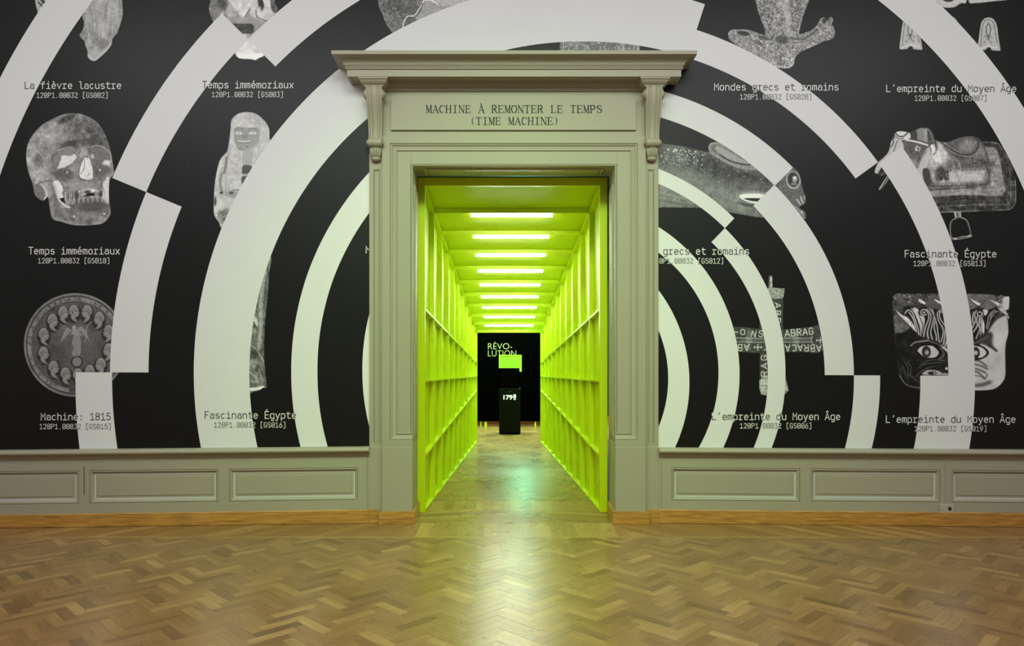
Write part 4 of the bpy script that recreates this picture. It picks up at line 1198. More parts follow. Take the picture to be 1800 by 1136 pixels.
# --- skull
A = Art('skull_print', 40, 195, 206, 402, (30, 190, .1937), seed=3)
A.base([(480,48),(400,65),(300,110),(220,160),(150,235),(105,310),(85,400),(88,500),(110,600),(140,680),(150,730),(165,790),(205,830),(245,838),(275,805),(290,850),(300,930),(315,990),(345,1018),(400,1030),(490,1058),(580,1066),(700,1060),(780,1045),(825,1000),(848,955),(845,900),(835,850),(832,780),(835,680),(850,635),(875,600),(878,560),(862,470),(850,400),(825,310),(790,220),(740,145),(670,90),(580,55)], 118)
A.ell(190,480,150,260,35,0,1.2,'add'); A.ell(340,260,120,90,28,0,1.2,'add'); A.ell(700,230,150,150,-30,0,1.3,'add'); A.ell(560,180,140,60,-12,0,1.2,'add')
A.ell(220,330,90,60,-18,20,1,'add'); A.ell(200,470,55,70,-30,0,.9,'add')
A.ell(450,97,75,28,-62,-25,1.2,'add')
A.noise(7, 9); A.noise(2.2, 6); A.noise(20, 8)
A.line([(150,430),(180,395),(215,420),(240,470),(245,540),(225,600),(180,650)],5,185,3); A.line([(300,330),(330,260),(400,215)],12,150,20,w=.7)
A.line([(250,290),(290,320),(285,420),(270,450)],7,150,12,w=.7)
A.ell(500,330,110,35,58,-5,1,w=.8); A.ell(690,310,55,60,62,20,1,w=.75); A.ell(610,330,50,30,85,0,1,w=.7)
A.poly([(318,430),(345,395),(420,366),(500,352),(528,400),(548,440),(500,500),(430,540),(360,560),(335,520)],112,3)
A.poly([(400,440),(402,428),(470,432),(520,415),(545,445),(500,500),(430,540),(358,558),(385,500)],205,8,False)
A.poly([(400,380),(440,366),(490,372),(500,430),(410,432),(396,480),(345,520),(330,470)],128,14,w=.8); A.line([(318,430),(320,490),(345,550)],10,75,10,w=.7)
A.line([(345,395),(420,366),(500,352),(528,400),(540,430)],6,165,6,w=.8)
A.poly([(663,370),(700,340),(760,345),(820,385),(852,430),(850,500),(842,528),(780,515),(700,482),(665,440)],104,3)
A.noise(5,4); A.poly([(800,470),(850,480),(842,528),(765,510)],205,18,False); A.ell(680,440,20,22,190,0,1,w=.8)
A.line([(670,360),(700,340),(760,345),(820,385),(852,430),(856,490)],6,178,5,w=.9); A.line([(663,370),(663,440),(700,485),(780,520)],7,70,8,w=.7)
A.ell(430,600,105,48,80,8,1,w=.8); A.ell(760,570,90,50,84,0,1,w=.8); A.ell(600,410,38,42,168,0,1,w=.8); A.ell(540,560,30,90,150,8,1,w=.5)
A.poly([(608,443),(655,455),(672,500),(690,560),(688,630),(668,648),(630,652),(578,635),(562,600),(568,540),(590,480)],208,3)
A.line([(608,445),(575,520),(562,600),(580,640),(640,655)],5,55,4); A.line([(612,460),(610,540),(578,600)],4,60,3); A.line([(660,455),(690,560),(688,620)],4,80,3); A.line([(655,590),(640,618)],4,60,3); A.line([(606,440),(650,448)],6,40,3)
A.line([(575,380),(560,415)],6,55,4); A.ell(455,585,10,12,170,0,.5); A.ell(752,562,10,11,190,0,.5); A.ell(597,213,15,15,150,0,.3); A.ell(597,213,7,7,100,0,.4)
A.ell(590,705,120,45,158,0,1,w=.7); A.ell(400,470,70,60,96,0,1,w=.0); A.line([(560,330),(600,360),(650,350)],30,150,26,w=.5); A.ell(860,470,14,80,150,0,1,w=.5)
A.poly([(328,668),(365,656),(395,685),(418,735),(410,770),(422,812),(385,822),(362,765),(345,700)],208,4)
A.poly([(778,690),(800,655),(835,632),(835,860),(795,852),(775,800),(780,740)],198,5); A.line([(775,700),(790,760),(800,850)],8,130,10,w=.6)
A.line([(205,690),(245,720),(270,780),(255,830)],22,182,12); A.line([(165,700),(240,668),(330,660)],8,70,8,w=.7)
A.poly([(165,700),(205,690),(240,740),(245,810),(205,822),(172,780)],105,10,w=.8)
A.line([(262,690),(290,740),(300,800)],26,165,14,w=.6); A.line([(330,690),(355,760),(380,830),(435,885),(470,900)],22,195,10)
A.poly([(310,700),(340,720),(375,860),(420,960),(350,980),(320,900)],105,16,w=.6)
A.line([(300,850),(320,960),(345,1010),(480,1050),(600,1060),(780,1035),(840,960)],20,150,24,w=.7)
A.ell(680,890,150,55,72,0,1,w=.85); A.line([(300,700),(325,860),(330,960)],16,150,14,w=.6); A.ell(640,975,90,30,140,0,1,w=.4); A.ell(655,1035,30,28,88,0,.6,w=.8)
A.noise(3,6)
for i_ in range(9):
    x = 440+i_*40; yt = 800-i_*5
    A.line([(x,yt-30),(x-6,yt+35)],17,138 if i_%3 else 170,7); A.line([(x-14,yt-25),(x-16,yt+35)],6,55 if i_ < 6 else 90,5)
for i_ in range(8):
    x = 455+i_*42; A.line([(x,838-i_*2),(x+4,872-i_*3)],15,150 if i_ < 2 else 88,6); A.line([(x+20,822-i_*3),(x+22,868-i_*3)],6,180,5,w=.9)
A.ell(542,790,20,42,72,0,.4); A.ell(640,780,24,35,66,0,.4); A.ell(760,780,16,32,66,0,.4)
A.line([(560,760),(600,750),(640,735),(690,745),(740,755)],20,190,14,w=.7); A.ell(690,748,20,14,215,0,.6); A.ell(600,785,30,18,175,0,.8,w=.8)
A.poly([(385,822),(430,812),(432,845),(440,868),(405,848)],18,3,False); A.poly([(560,812),(600,800),(672,770),(700,780),(705,796),(650,800),(600,806)],18,3)
A.line([(565,815),(640,805),(720,800),(770,815)],5,190,5,w=.8)
for x, y in ((518,985),(790,962)): A.ell(x,y,9,9,200,0,.5)
A.build()

# --- medal
A = Art('medal_print', 40, 512, 214, 700, (30, 505, .1761), step=.72, seed=5)
cx_, cy_ = 580, 577
n_ = 60
A.base([(cx_+512*math.cos(2*math.pi*i/n_), cy_+517*math.sin(2*math.pi*i/n_)) for i in range(n_)], 76, False)
R_ = np.hypot((A.X-cx_)/512, (A.Y-cy_)/517)
def ring(r0, v, w_): A.v += (v)*np.exp(-((R_-r0)/w_)**2)
ring(.985, 48, .016); ring(.945, -22, .012); ring(.915, 30, .01); ring(.96, 20, .008)
A.noise(3, 4); A.noise(22, 6)
A.v += 7*np.exp(-((R_)/.5)**2)
txt = 'DENNEWITZ.6.SEPT.1813.NOLLENDORF.17.SEPT.1813.LEIPZIG.16.19.OCT.1813.TREBBIN.23.AUG.1813.'
CAPS = dict(MONO)
CAPS.update({'D':[[(1,0),(1,10),(3,10)]+arc(3,5,2.2,5,80,-80,6)+[(1,0)]],'N':[[(1,0),(1,10),(5,0),(5,10)]],'W':[[(.3,10),(1.6,0),(3,7),(4.4,0),(5.7,10)]],'I':[[(3,0),(3,10)]],'Z':[[(1,10),(5,10),(1,0),(5,0)]],
 'O':[rr(.8,5.2,0,10,2.2)],'R':[[(1,0),(1,10),(3.4,10)]+arc(3.4,7.5,1.8,2.5,90,-90,6)+[(1,5)],[(3,5),(5.2,0)]],'C':[arc(3,5,2.2,5,50,310,10)],'U':[[(1,10),(1,2.5)]+arc(3,2.5,2,2.5,180,360,6)+[(5,10)]],
 'B':[[(1,0),(1,10),(3,10)]+arc(3,7.6,1.8,2.4,90,-90,5)+[(1,5.2)],[(3,5.2)]+arc(3,2.6,2.1,2.6,90,-90,5)+[(1,0)]],'G':MONO['G'],'0':[rr(1,5,0,10,2)]})
ntx = len(txt); a_start = -173; a_tot = 230   # degrees clockwise from straight down
def fxm(i):
    a = math.radians(90+8+ (i/ntx)*a_tot)     # screen angle (y down): start just left of the bottom, run clockwise
    r = 443
    return (cx_+r*math.cos(a), cy_+r*math.sin(a), a+math.pi/2)
A.text(txt, fxm, 18, 28, 4.6, 165, CAPS)
busts = [(566,255,1),(458,268,1),(352,345,1),(264,485,1),(262,672,1),(362,815,1),(482,880,1),(606,890,1),(726,855,-1),(838,785,-1),(916,640,-1),(916,455,-1),(822,325,-1),(700,258,-1)]
for bx, by, fd in busts:
    A.ell(bx+5*fd, by+12, 66, 96, 38, 0, .35, w=.9)
for bx, by, fd in busts:
    A.poly([(bx-46*fd,by-30),(bx-20*fd,by-74),(bx+22*fd,by-76),(bx+46*fd,by-40),(bx+50*fd,by-12),(bx+60*fd,by+8),(bx+48*fd,by+14),(bx+46*fd,by+34),(bx+20*fd,by+46),(bx+24*fd,by+68),(bx+44*fd,by+92),(bx+10*fd,by+88),(bx-26*fd,by+58),(bx-28*fd,by+24),(bx-46*fd,by+4)], 122, 5)
    A.line([(bx-40*fd,by-30),(bx-14*fd,by-66),(bx+20*fd,by-66)],9,142,8); A.line([(bx-30*fd,by-10),(bx-10*fd,by-30),(bx+10*fd,by-14)],5,78,5)
    A.line([(bx+20*fd,by-16),(bx+38*fd,by-18)],5,66,4); A.line([(bx-6*fd,by+16),(bx-4*fd,by+60)],7,140,6); A.ell(bx+22*fd,by+6,10,12,138,0,.7); A.ell(bx-14*fd,by+2,7,12,80,0,.6)
    ux, uy = bx-cx_, by-cy_-0; L_ = math.hypot(ux, uy); ux /= L_; uy /= L_
    for k in range(-6, 7):
        a = math.atan2(uy, ux)+k*.20
        A.ell(bx+84*math.cos(a), by-4+88*math.sin(a), 3.6, 3.6, 124, 0, .6)
for w_ in ([(575,385),(545,430),(500,400),(462,470),(440,545),(520,480),(560,470)],[(590,430),(640,390),(680,430),(700,470),(722,545),(690,500),(640,490),(600,460)]):
    A.poly(w_, 128, 5)
for i_ in range(6): A.line([(545-i_*2,440),(450+i_*18,530-i_*12)],3,70,4); A.line([(625+i_*2,440),(712-i_*12,535-i_*10)],3,70,4)
A.poly([(548,400),(565,385),(590,395),(595,425),(630,500),(636,560),(632,650),(612,690),(560,690),(548,655),(566,600),(548,560),(562,490),(552,440)], 136, 5)
for i_ in range(6): A.line([(568+i_*11,480),(562+i_*13,560),(560+i_*11,680)],3,80,4)
A.ell(568,400,16,18,150,0,.5); A.ell(598,746,60,58,34,0,.3); A.ell(598,745,47,47,118,0,.12); A.line([(740,345),(705,390),(690,440),(684,550)],8,140,6); A.line([(490,400),(468,385),(458,405),(475,415)],8,130,5)
A.build()

# --- flint knife and scrap at top left
A = Art('stone_blade_print', 138, -40, 219, 110, (50, 0, .1056), seed=7)
A.base([(1050,-400),(1000,-100),(960,120),(900,250),(920,350),(920,460),(880,540),(855,580),(880,640),(935,680),(950,760),(985,850),(988,940),(1040,1000),(1100,1015),(1170,970),(1300,850),(1380,740),(1400,640),(1470,560),(1500,480),(1550,330),(1570,180),(1555,0),(1550,-200),(1500,-400)], 138)
A.ell(1250,250,260,420,14,0,1,'add'); A.noise(4, 9, 1, 6); A.noise(2, 8); A.noise(12, 8)
A.line([(1050,150),(1080,450),(1100,720)],8,100,8,w=.7); A.line([(960,350),(1000,560),(1030,740)],12,178,10,w=.8); A.ell(1240,730,100,80,96,0,1,w=.6)
A.line([(990,930),(1100,1000),(1300,830),(1380,740)],50,185,40,w=.8); A.ell(1080,900,90,80,172,0,1,w=.6); A.line([(1250,370),(1430,510)],10,175,10,w=.7)
A.noise(1.6, 12, mask=np.clip((1060-A.X)/80, 0, 1))
A.build()
A = Art('carved_fragment_print', 60, -14, 82, 24, (50, 0, .1056), seed=8)
A.base([(110,-150),(120,60),(150,170),(170,210),(260,120),(300,20),(280,-150)], 160)
A.line([(170,40),(235,110)],26,48,8); A.line([(200,-30),(270,60)],50,48,10); A.line([(235,-60),(290,20)],10,175,8); A.noise(2, 12)
A.build()

# --- bust fragment with a small plaque
A = Art('marble_bust_print', 364, -30, 490, 108, (350, 0, .10563), seed=9)
A.base([(230,-280),(190,30),(165,130),(180,230),(215,310),(260,400),(420,560),(540,740),(590,880),(640,950),(700,975),(870,985),(935,1000),(1000,965),(1090,910),(1100,700),(1180,400),(1290,190),(1290,120),(1250,20),(1200,-280)], 150)
A.noise(9, 14); A.noise(3, 9)
A.poly([(190,-50),(400,-50),(430,80),(370,200),(330,330),(200,330),(160,150)],96,40,w=.8); A.noise(2.2,12,mask=(A.X<420)*1.0)
A.ell(400,60,70,120,60,0,1,w=.8); A.poly([(500,-60),(920,-60),(850,120),(740,290),(640,200),(540,80)],192,20)
A.noise(3, 6); A.line([(920,10),(830,170),(755,290)],14,60,8); A.poly([(860,60),(930,0),(980,30),(960,200),(940,290),(860,240)],186,16)
A.poly([(985,-20),(1040,-20),(1080,90),(1050,180),(1020,110),(985,90)],50,10); A.poly([(1070,-20),(1180,-20),(1190,120),(1120,110),(1080,60)],205,10)
A.poly([(960,120),(1010,110),(1050,190),(1180,120),(1240,230),(1130,330),(1000,330),(950,260)],182,18); A.line([(945,170),(960,280),(1040,320),(1120,345)],14,62,8); A.line([(960,140),(1000,110),(1030,190)],9,70,6)
A.poly([(1185,-20),(1250,20),(1295,180),(1240,210),(1195,120)],84,12); A.noise(2,9,mask=(A.X>1185)*1.0)
A.poly([(480,300),(740,280),(960,320),(1100,380),(900,560),(700,560),(540,380)],136,30,w=.7); A.ell(580,230,60,40,165,0,1,w=.6)
A.poly([(520,360),(880,360),(932,412),(932,540),(880,580),(620,580),(540,400)],150,4,False); A.poly([(560,392),(870,392),(912,430),(912,530),(870,562),(700,562),(560,400)],44,4,False)
A.line([(540,372),(885,372),(925,415),(925,560)],6,70,4,smooth=False)
A.text('ACHENE', lambda i: (640+i*38, 455, 0), 30, 50, 5, 78, CAPS); A.text('TIENE', lambda i: (690+i*38, 530, 0), 30, 50, 5, 78, CAPS)
A.poly([(820,640),(600,880),(640,960),(930,1000),(1090,910)],205,20,False); A.noise(10, 9); A.ell(960,850,70,40,165,20,1,w=.6)
A.poly([(640,920),(900,900),(1080,900),(930,1000),(700,980)],228,30,w=.8)
A.build()

# --- wrapped figurine
A = Art('figurine_print', 372, 194, 482, 402, (360, 190, .1937), seed=11)
A.base([(370,38),(310,50),(265,80),(240,120),(235,190),(225,280),(205,390),(180,420),(140,470),(115,550),(95,660),(85,780),(82,920),(90,980),(130,1040),(160,1085),(300,1000),(500,700),(600,500),(640,300),(590,290),(585,200),(560,140),(510,85),(450,48)], 176)
A.noise(6, 8); A.noise(2, 6); A.ell(480,110,110,55,150,25,1,w=.6); A.noise(1.6,14,mask=((A.X>400)&(A.Y<150))*1.0)
A.poly([(272,190),(330,170),(400,180),(490,185),(495,260),(460,340),(390,380),(320,375),(280,320)],142,14)
for x in (310, 435):
    A.line([(x-36,195),(x,180),(x+38,195)],8,96,8,w=.8); A.ell(x,228,34,16,190,0,.6); A.line([(x-34,214),(x,206),(x+34,216)],5,100,5); A.ell(x,232,8,7,130,0,.6); A.line([(x-30,246),(x,252),(x+30,246)],5,110,5,w=.8)
A.line([(345,215),(340,270)],6,105,6,w=.8); A.line([(378,220),(385,270)],6,110,6,w=.8); A.ell(362,262,22,18,120,0,.8,w=.8); A.line([(305,298),(355,304),(412,298)],10,192,6); A.line([(300,312),(360,320),(415,310)],6,100,6,w=.8)
A.ell(382,350,6,5,40,0,.5); A.ell(320,365,6,5,60,0,.6); A.line([(272,200),(278,300),(310,370),(370,385)],7,108,8,w=.7); A.line([(495,210),(480,320),(440,380)],7,120,8,w=.6)
A.line([(345,390),(345,500),(335,700)],6,130,6,w=.7); A.poly([(350,400),(440,390),(420,500),(350,510)],150,18,w=.8)
A.poly([(342,530),(380,516),(425,530),(430,580),(345,598)],72,8); A.poly([(336,625),(375,615),(420,590),(360,690),(335,680)],72,8)
A.line([(195,450),(190,520),(175,590)],20,92,10,w=.8); A.line([(150,600),(140,680),(155,760)],22,112,12,w=.8); A.line([(210,400),(205,500),(195,620),(190,760)],6,125,8,w=.7)
A.line([(160,430),(140,520),(110,640)],14,198,12,w=.8); A.ell(250,780,70,32,130,0,.9,w=.8); A.ell(240,770,20,12,70,0,.8); A.line([(250,745),(310,742)],5,80,4)
A.ell(150,770,16,12,60,0,.8); A.ell(180,970,60,80,95,0,1,w=.8); A.noise(2.0,20,mask=np.clip((A.Y-900)/60,0,1)); A.ell(140,890,50,40,196,0,1,w=.8); A.ell(220,890,50,26,176,0,1,w=.7)
A.ell(95,850,10,40,70,0,.8); A.line([(280,560),(290,600)],6,120,5,w=.6); A.line([(255,545),(262,590),(275,560)],5,135,4,w=.6)
A.build()

# --- carved wooden figure beside the broad band
A = Art('wooden_figure_print', 436, 452, 480, 692, (420, 450, .2198), seed=13)
A.base([(258,0),(200,60),(130,250),(80,500),(70,800),(75,1082),(120,1085),(165,1075),(190,1055),(220,1050),(215,980),(205,880),(200,760),(205,600),(215,450),(230,300),(240,150)], 98)
A.noise(2.5, 16, 1, 3); A.noise(8, 10)
A.line([(215,130),(185,260),(175,400),(172,560),(160,740)],26,150,14,w=.8); A.line([(235,100),(215,250),(200,380)],14,70,12,w=.7)
A.ell(135,520,14,38,185,-15,.6); A.ell(125,600,20,20,130,0,1); A.line([(90,710),(140,750),(195,840)],6,170,4); A.ell(120,790,36,40,62,0,1,w=.8)
A.ell(110,860,36,36,140,0,1,w=.7); A.line([(90,930),(130,970),(150,1010),(100,1005)],14,160,10,w=.8); A.ell(120,1030,40,16,92,0,.8); A.line([(78,1068),(130,1066),(190,1050)],24,205,6); A.line([(160,900),(190,1000)],12,140,12,w=.7)
A.noise(1.6, 12)
A.build()

# --- vessel fragment at the top centre
A = Art('pottery_print', 662, -40, 846, 62, (650, 0, .1111), seed=15)
A.base([(100,-340),(130,10),(150,120),(200,220),(260,380),(360,520),(520,700),(900,500),(1400,200),(1650,60),(1640,0),(1560,-340)], 98)
A.ell(500,80,260,160,-10,0,1,'add'); A.noise(5, 9); A.noise(1.8, 9)
A.poly([(850,20),(900,0),(1000,10),(1100,80),(1500,80),(1500,300),(700,420),(720,290),(780,220)],150,24,w=.85); A.poly([(880,-100),(1640,-100),(1640,40),(1300,90),(1100,80),(980,10)],176,20,w=.8); A.poly([(560,320),(600,262),(690,265),(740,330),(600,430),(530,430)],78,10,w=.85)
A.line([(520,440),(545,340),(600,258),(690,252),(745,200),(790,130),(830,60),(850,10),(920,0),(1000,15),(1080,80)],13,225,8); A.line([(770,210),(800,160),(840,60)],16,40,8,w=.9); A.line([(410,180),(480,270)],12,160,10,w=.8)
A.noise(2.4, 10)
A.build()
# --- engraved sheet peeping over the cornice
A = Art('engraved_sheet_print', 983, 66, 1128, 96, (970, 60, .0944), step=.7, seed=17)
A.base([(150,90),(1640,90),(1640,420),(150,420)], 96, False)
r2_ = random.Random(4)
for i_ in range(90):
    x, y = r2_.uniform(220, 1480), r2_.uniform(120, 320); dx, dy = r2_.uniform(-40, 40), r2_.uniform(20, 80)
    A.line([(x,y),(x+dx+r2_.uniform(-25,25),y+dy/2),(x+dx,y+dy)],r2_.uniform(6,14),r2_.uniform(150,190),6,w=.8)
A.line([(215,130),(215,320)],10,170,4); A.line([(1530,180),(1530,320)],10,185,4); A.line([(1600,200),(1600,320)],30,160,6); A.noise(1.5, 12)
A.build()

# --- idol, top right
A = Art('idol_print', 1276, -30, 1470, 124, (1265, 0, .12222), seed=19)
A.base([(440,-300),(520,20),(560,180),(610,320),(655,460),(650,500),(560,480),(480,450),(400,430),(260,425),(170,435),(125,480),(140,560),(200,620),(400,740),(560,830),(645,860),(760,950),(880,975),(990,980),(1060,930),(1082,830),(1150,760),(1260,700),(1380,650),(1500,590),(1600,570),(1655,500),(1640,400),(1610,340),(1630,290),(1610,250),(1570,260),(1545,300),(1500,250),(1440,290),(1400,360),(1330,430),(1230,470),(1145,490),(1160,380),(1200,230),(1250,90),(1290,-20),(1330,-300)], 128)
A.noise(2.0, 26); A.noise(7, 8)
A.line([(930,-50),(960,120),(990,300),(1000,450)],90,172,70,w=.6); A.line([(800,150),(780,300),(760,440)],20,165,14,w=.6)
for i_ in range(120):
    u = r2_.uniform(0, 1); y = u*460
    if i_ % 2: x = r2_.uniform(560+u*60, 740)
    else: x = r2_.uniform(1030, 1200-u*80)
    A.ell(x, y, r2_.uniform(8, 16), r2_.uniform(5, 10), r2_.uniform(50, 85), 35 if i_ % 2 else -35, .6)
A.ell(340,480,90,32,40,8,.5); A.line([(240,440),(330,432),(430,460)],8,140,8); A.ell(640,545,90,30,66,15,.8,w=.85); A.ell(560,620,70,26,72,25,.8,w=.8); A.ell(890,560,90,50,60,0,.8,w=.85); A.ell(920,605,60,34,60,0,.8,w=.8); A.line([(745,580),(770,500)],16,40,8)
A.line([(1040,550),(1200,560),(1330,490),(1400,420)],34,62,20,w=.75); A.ell(1505,300,34,40,50,0,.5); A.ell(1590,300,14,40,110,20,.6); A.line([(870,790),(876,830),(876,870)],22,62,8); A.line([(840,800),(900,790)],14,70,8); A.ell(870,920,40,12,80,0,.6)
A.line([(660,850),(760,800),(900,800)],10,180,10,w=.7); A.line([(780,960),(980,972),(1060,920),(1078,830)],18,200,14,w=.8); A.line([(150,580),(300,690),(600,830)],26,84,26,w=.7)
A.noise(1.6, 12)
A.build()
# --- two strap ends and pieces at the top right corner
for nm, sx_, sy_, clip_ in (('strap_end_print', 0, 0, None), ('strap_end_print', -1075, -14, None)):
    A = Art(nm, (1718 if sx_ == 0 else 1580), 26, (1761 if sx_ == 0 else 1624), 92, (1570, 0, .12778), step=.6, seed=21)
    o_ = lambda L_: [(x+sx_, y+sy_) for x, y in L_]
    A.base(o_([(1310,242),(1260,255),(1220,300),(1200,370),(1180,520),(1165,640),(1170,690),(1240,690),(1275,680),(1290,660),(1320,650),(1345,665),(1360,690),(1460,697),(1475,680),(1450,520),(1430,370),(1400,290),(1360,252)]), 170)
    A.noise(2, 7)
    A.line(o_([(1200,640),(1225,400),(1250,300),(1310,270),(1370,300),(1400,400),(1430,600)]),10,95,8); A.line(o_([(1310,320),(1280,380),(1285,470),(1310,520),(1330,470),(1340,380),(1310,320)]),12,70,8); A.line(o_([(1310,480),(1320,560)]),12,70,8)
    for x, y in ((1265,500),(1355,515),(1260,580),(1350,580),(1290,540)): A.ell(x+sx_,y+sy_,14,14,110,0,.5); A.ell(x+sx_,y+sy_,6,6,175,0,.5)
    A.line(o_([(1200,670),(1280,640),(1320,625),(1360,650),(1430,655)]),12,205,10); A.line(o_([(1440,420),(1460,660)]),18,150,10,w=.6)
    A.build()
A = Art('buckle_print', 1640, -20, 1702, 16, (1570, 0, .12778), step=.7, seed=23)
A.base([(560,-150),(580,10),(620,60),(680,95),(760,105),(850,95),(910,60),(950,38),(1000,35),(1003,-150)], 182); A.ell(760,-10,75,36,46,0,.2); A.line([(600,20),(650,70)],8,90,6); A.noise(2, 8); A.line([(860,90),(920,50)],8,110,6); A.build()
A = Art('pin_print', 1701, -20, 1772, 8, (1570, 0, .12778), step=.7, seed=24)
A.base([(1040,-150),(1040,25),(1060,45),(1200,38),(1400,14),(1560,0),(1570,-150)], 180, False); A.noise(2, 8); A.build()
A = Art('small_disc_print', 1668, 26, 1686, 44, (1570, 0, .12778), step=.7, seed=25)
A.base([(780,225),(820,232),(860,262),(885,320),(800,320),(740,240)], 150); A.noise(2, 8); A.build()
# --- saddle with stirrup
A = Art('saddle_print', 1534, 220, 1790, 424, (1530, 215, .18921), seed=31)
A.base([(235,95),(290,82),(355,95),(400,80),(450,58),(500,48),(545,58),(580,100),(605,165),(700,188),(780,165),(860,138),(950,132),(1000,145),(1040,175),(1120,175),(1200,200),(1250,270),(1310,390),(1345,520),(1352,640),(1350,740),(1320,795),(1260,818),(1100,820),(930,830),(700,838),(500,840),(380,600),(250,480),(175,520),(150,560),(90,625),(80,620),(130,540),(165,480),(100,495),(60,480),(40,455),(75,370),(120,330),(170,270),(190,190),(210,140)], 70)
A.noise(6, 6)
A.poly([(1040,178),(1130,178),(1200,202),(1250,275),(1310,395),(1345,520),(1350,740),(1320,792),(1250,815),(930,828),(600,835),(560,680),(1225,675),(1220,480),(1180,300),(1060,230)],58,8)
A.noise(1.2, 7, .7, 8)
A.line([(1045,185),(1130,188),(1195,210),(1235,280),(1275,340),(1300,500),(1305,680),(1290,745),(1220,765),(900,770),(620,790)],5,128,4); A.line([(1345,500),(1352,640),(1348,745),(1318,795),(1250,815),(930,828),(640,836)],6,150,5)
A.poly([(1060,235),(1155,238),(1200,330),(1225,480),(1228,675),(900,675),(560,690),(540,640),(1060,600),(1110,500),(1080,300)],138,8,w=.95)
A.noise(4, 4)
A.poly([(1005,180),(1045,190),(1090,290),(1115,420),(1090,600),(900,610),(560,625),(520,600),(490,440),(560,450),(580,560),(1050,555),(1060,400),(1020,240)],96,6)
for k, v_ in ((0, 150), (16, 70), (30, 120)): A.line([(1030+k,210),(1062+k,300),(1075+k,420),(1055+k,560+k),(760,572+k),(550,582+k)],6,v_,5,w=.7)
A.poly([(540,220),(680,190),(1010,200),(1060,400),(1050,550),(760,560),(580,560),(545,450),(510,340)],120,10)
A.ell(860,370,240,80,92,8,1,w=.9); A.ell(640,300,90,110,210,10,1,w=.85); A.ell(560,400,60,70,170,0,1,w=.7); A.noise(1.6, 9, 6, 1); A.noise(9, 9)
A.poly([(560,470),(1060,430),(1055,552),(760,560),(590,558)],196,40,False,w=.8); A.ell(640,480,40,80,60,10,.8,w=.8); A.ell(700,490,34,60,70,-10,.8,w=.7)
A.line([(660,420),(690,470),(710,540)],9,40,8); A.line([(740,320),(780,420),(820,540)],26,150,14,w=.6); A.line([(770,310),(830,400),(850,520)],9,170,6,w=.7)
for i_ in range(26): A.ell(620+r2_.uniform(0,130), 440+r2_.uniform(0,100), 8, 7, 40, 0, .6)
A.line([(860,445),(960,440),(1060,432)],26,98,26,w=.6); A.line([(870,475),(960,470),(1050,480)],6,120,6,w=.7)
# seat roll
A.poly([(700,195),(780,165),(860,138),(950,132),(1000,165),(1005,210),(980,270),(930,300),(860,290),(780,250)],84,6); A.ell(900,220,80,60,150,-20,1,w=.6)
A.noise(1.3, 12, 1, 4)
A.line([(660,190),(740,245),(820,290),(900,302),(965,285),(1003,225),(998,165),(950,135)],12,52,6); A.line([(655,205),(740,262),(820,305),(900,318),(975,300),(1020,230)],6,128,5); A.line([(700,190),(800,158),(900,134),(960,132)],6,120,5)
A.line([(690,230),(760,300),(860,330)],30,60,26,w=.6)
# pommel
A.poly([(425,75),(490,60),(500,185),(440,175),(425,130)],126,6); A.poly([(365,85),(425,70),(430,170),(370,160)],58,6); A.poly([(490,62),(530,62),(530,190),(495,185)],180,6,False)
for i_ in range(9): A.line([(492,70+i_*13),(528,74+i_*13)],5,70,3)
A.line([(540,60),(580,110),(605,180),(612,240),(590,290)],26,60,6); A.line([(535,62),(570,120),(592,190),(600,250)],6,150,4); A.line([(610,165),(620,240),(600,290),(560,300)],6,150,4)
A.ell(570,250,36,44,212,-20,.5); A.line([(545,230),(560,200),(590,190)],12,40,6)
# girth plate and bag
A.poly([(330,175),(540,215),(560,300),(480,330),(420,440),(380,400),(310,280),(305,200)],84,8); A.noise(3, 9, mask=((A.X<480)&(A.X>300)&(A.Y>180)&(A.Y<430))*1.0); A.ell(440,245,26,26,196,0,.3); A.line([(425,235),(460,255)],8,50,4); A.line([(450,225),(440,270)],8,50,4)
A.line([(335,165),(420,180),(530,212)],16,205,6); A.line([(330,152),(430,165),(540,195)],8,60,5); A.ell(400,380,40,40,150,0,1,w=.7)
A.poly([(470,330),(540,230),(560,300),(520,420),(500,560),(430,460)],186,14,w=.9); A.line([(440,420),(470,340),(520,270)],10,70,8,w=.7); A.poly([(485,440),(545,440),(560,560),(520,600),(500,560)],60,10)
A.poly([(235,95),(290,84),(360,98),(368,150),(290,165),(230,150)],200,6); A.line([(235,100),(260,128),(300,132),(330,115),(350,90)],12,60,6); A.line([(225,120),(260,150),(310,150)],8,70,5)
A.poly([(200,160),(290,170),(300,280),(160,400),(120,400),(60,480),(40,455),(75,370),(120,330),(170,270)],176,8); A.line([(205,160),(215,190),(190,230)],10,60,8); A.line([(255,165),(240,200),(215,270)],7,60,5); A.line([(160,270),(120,330),(90,360)],12,130,10,w=.7)
A.line([(160,495),(120,560),(82,622)],9,190,4); A.line([(170,510),(140,570),(92,620)],7,150,4); A.line([(165,505),(128,570)],8,44,4)
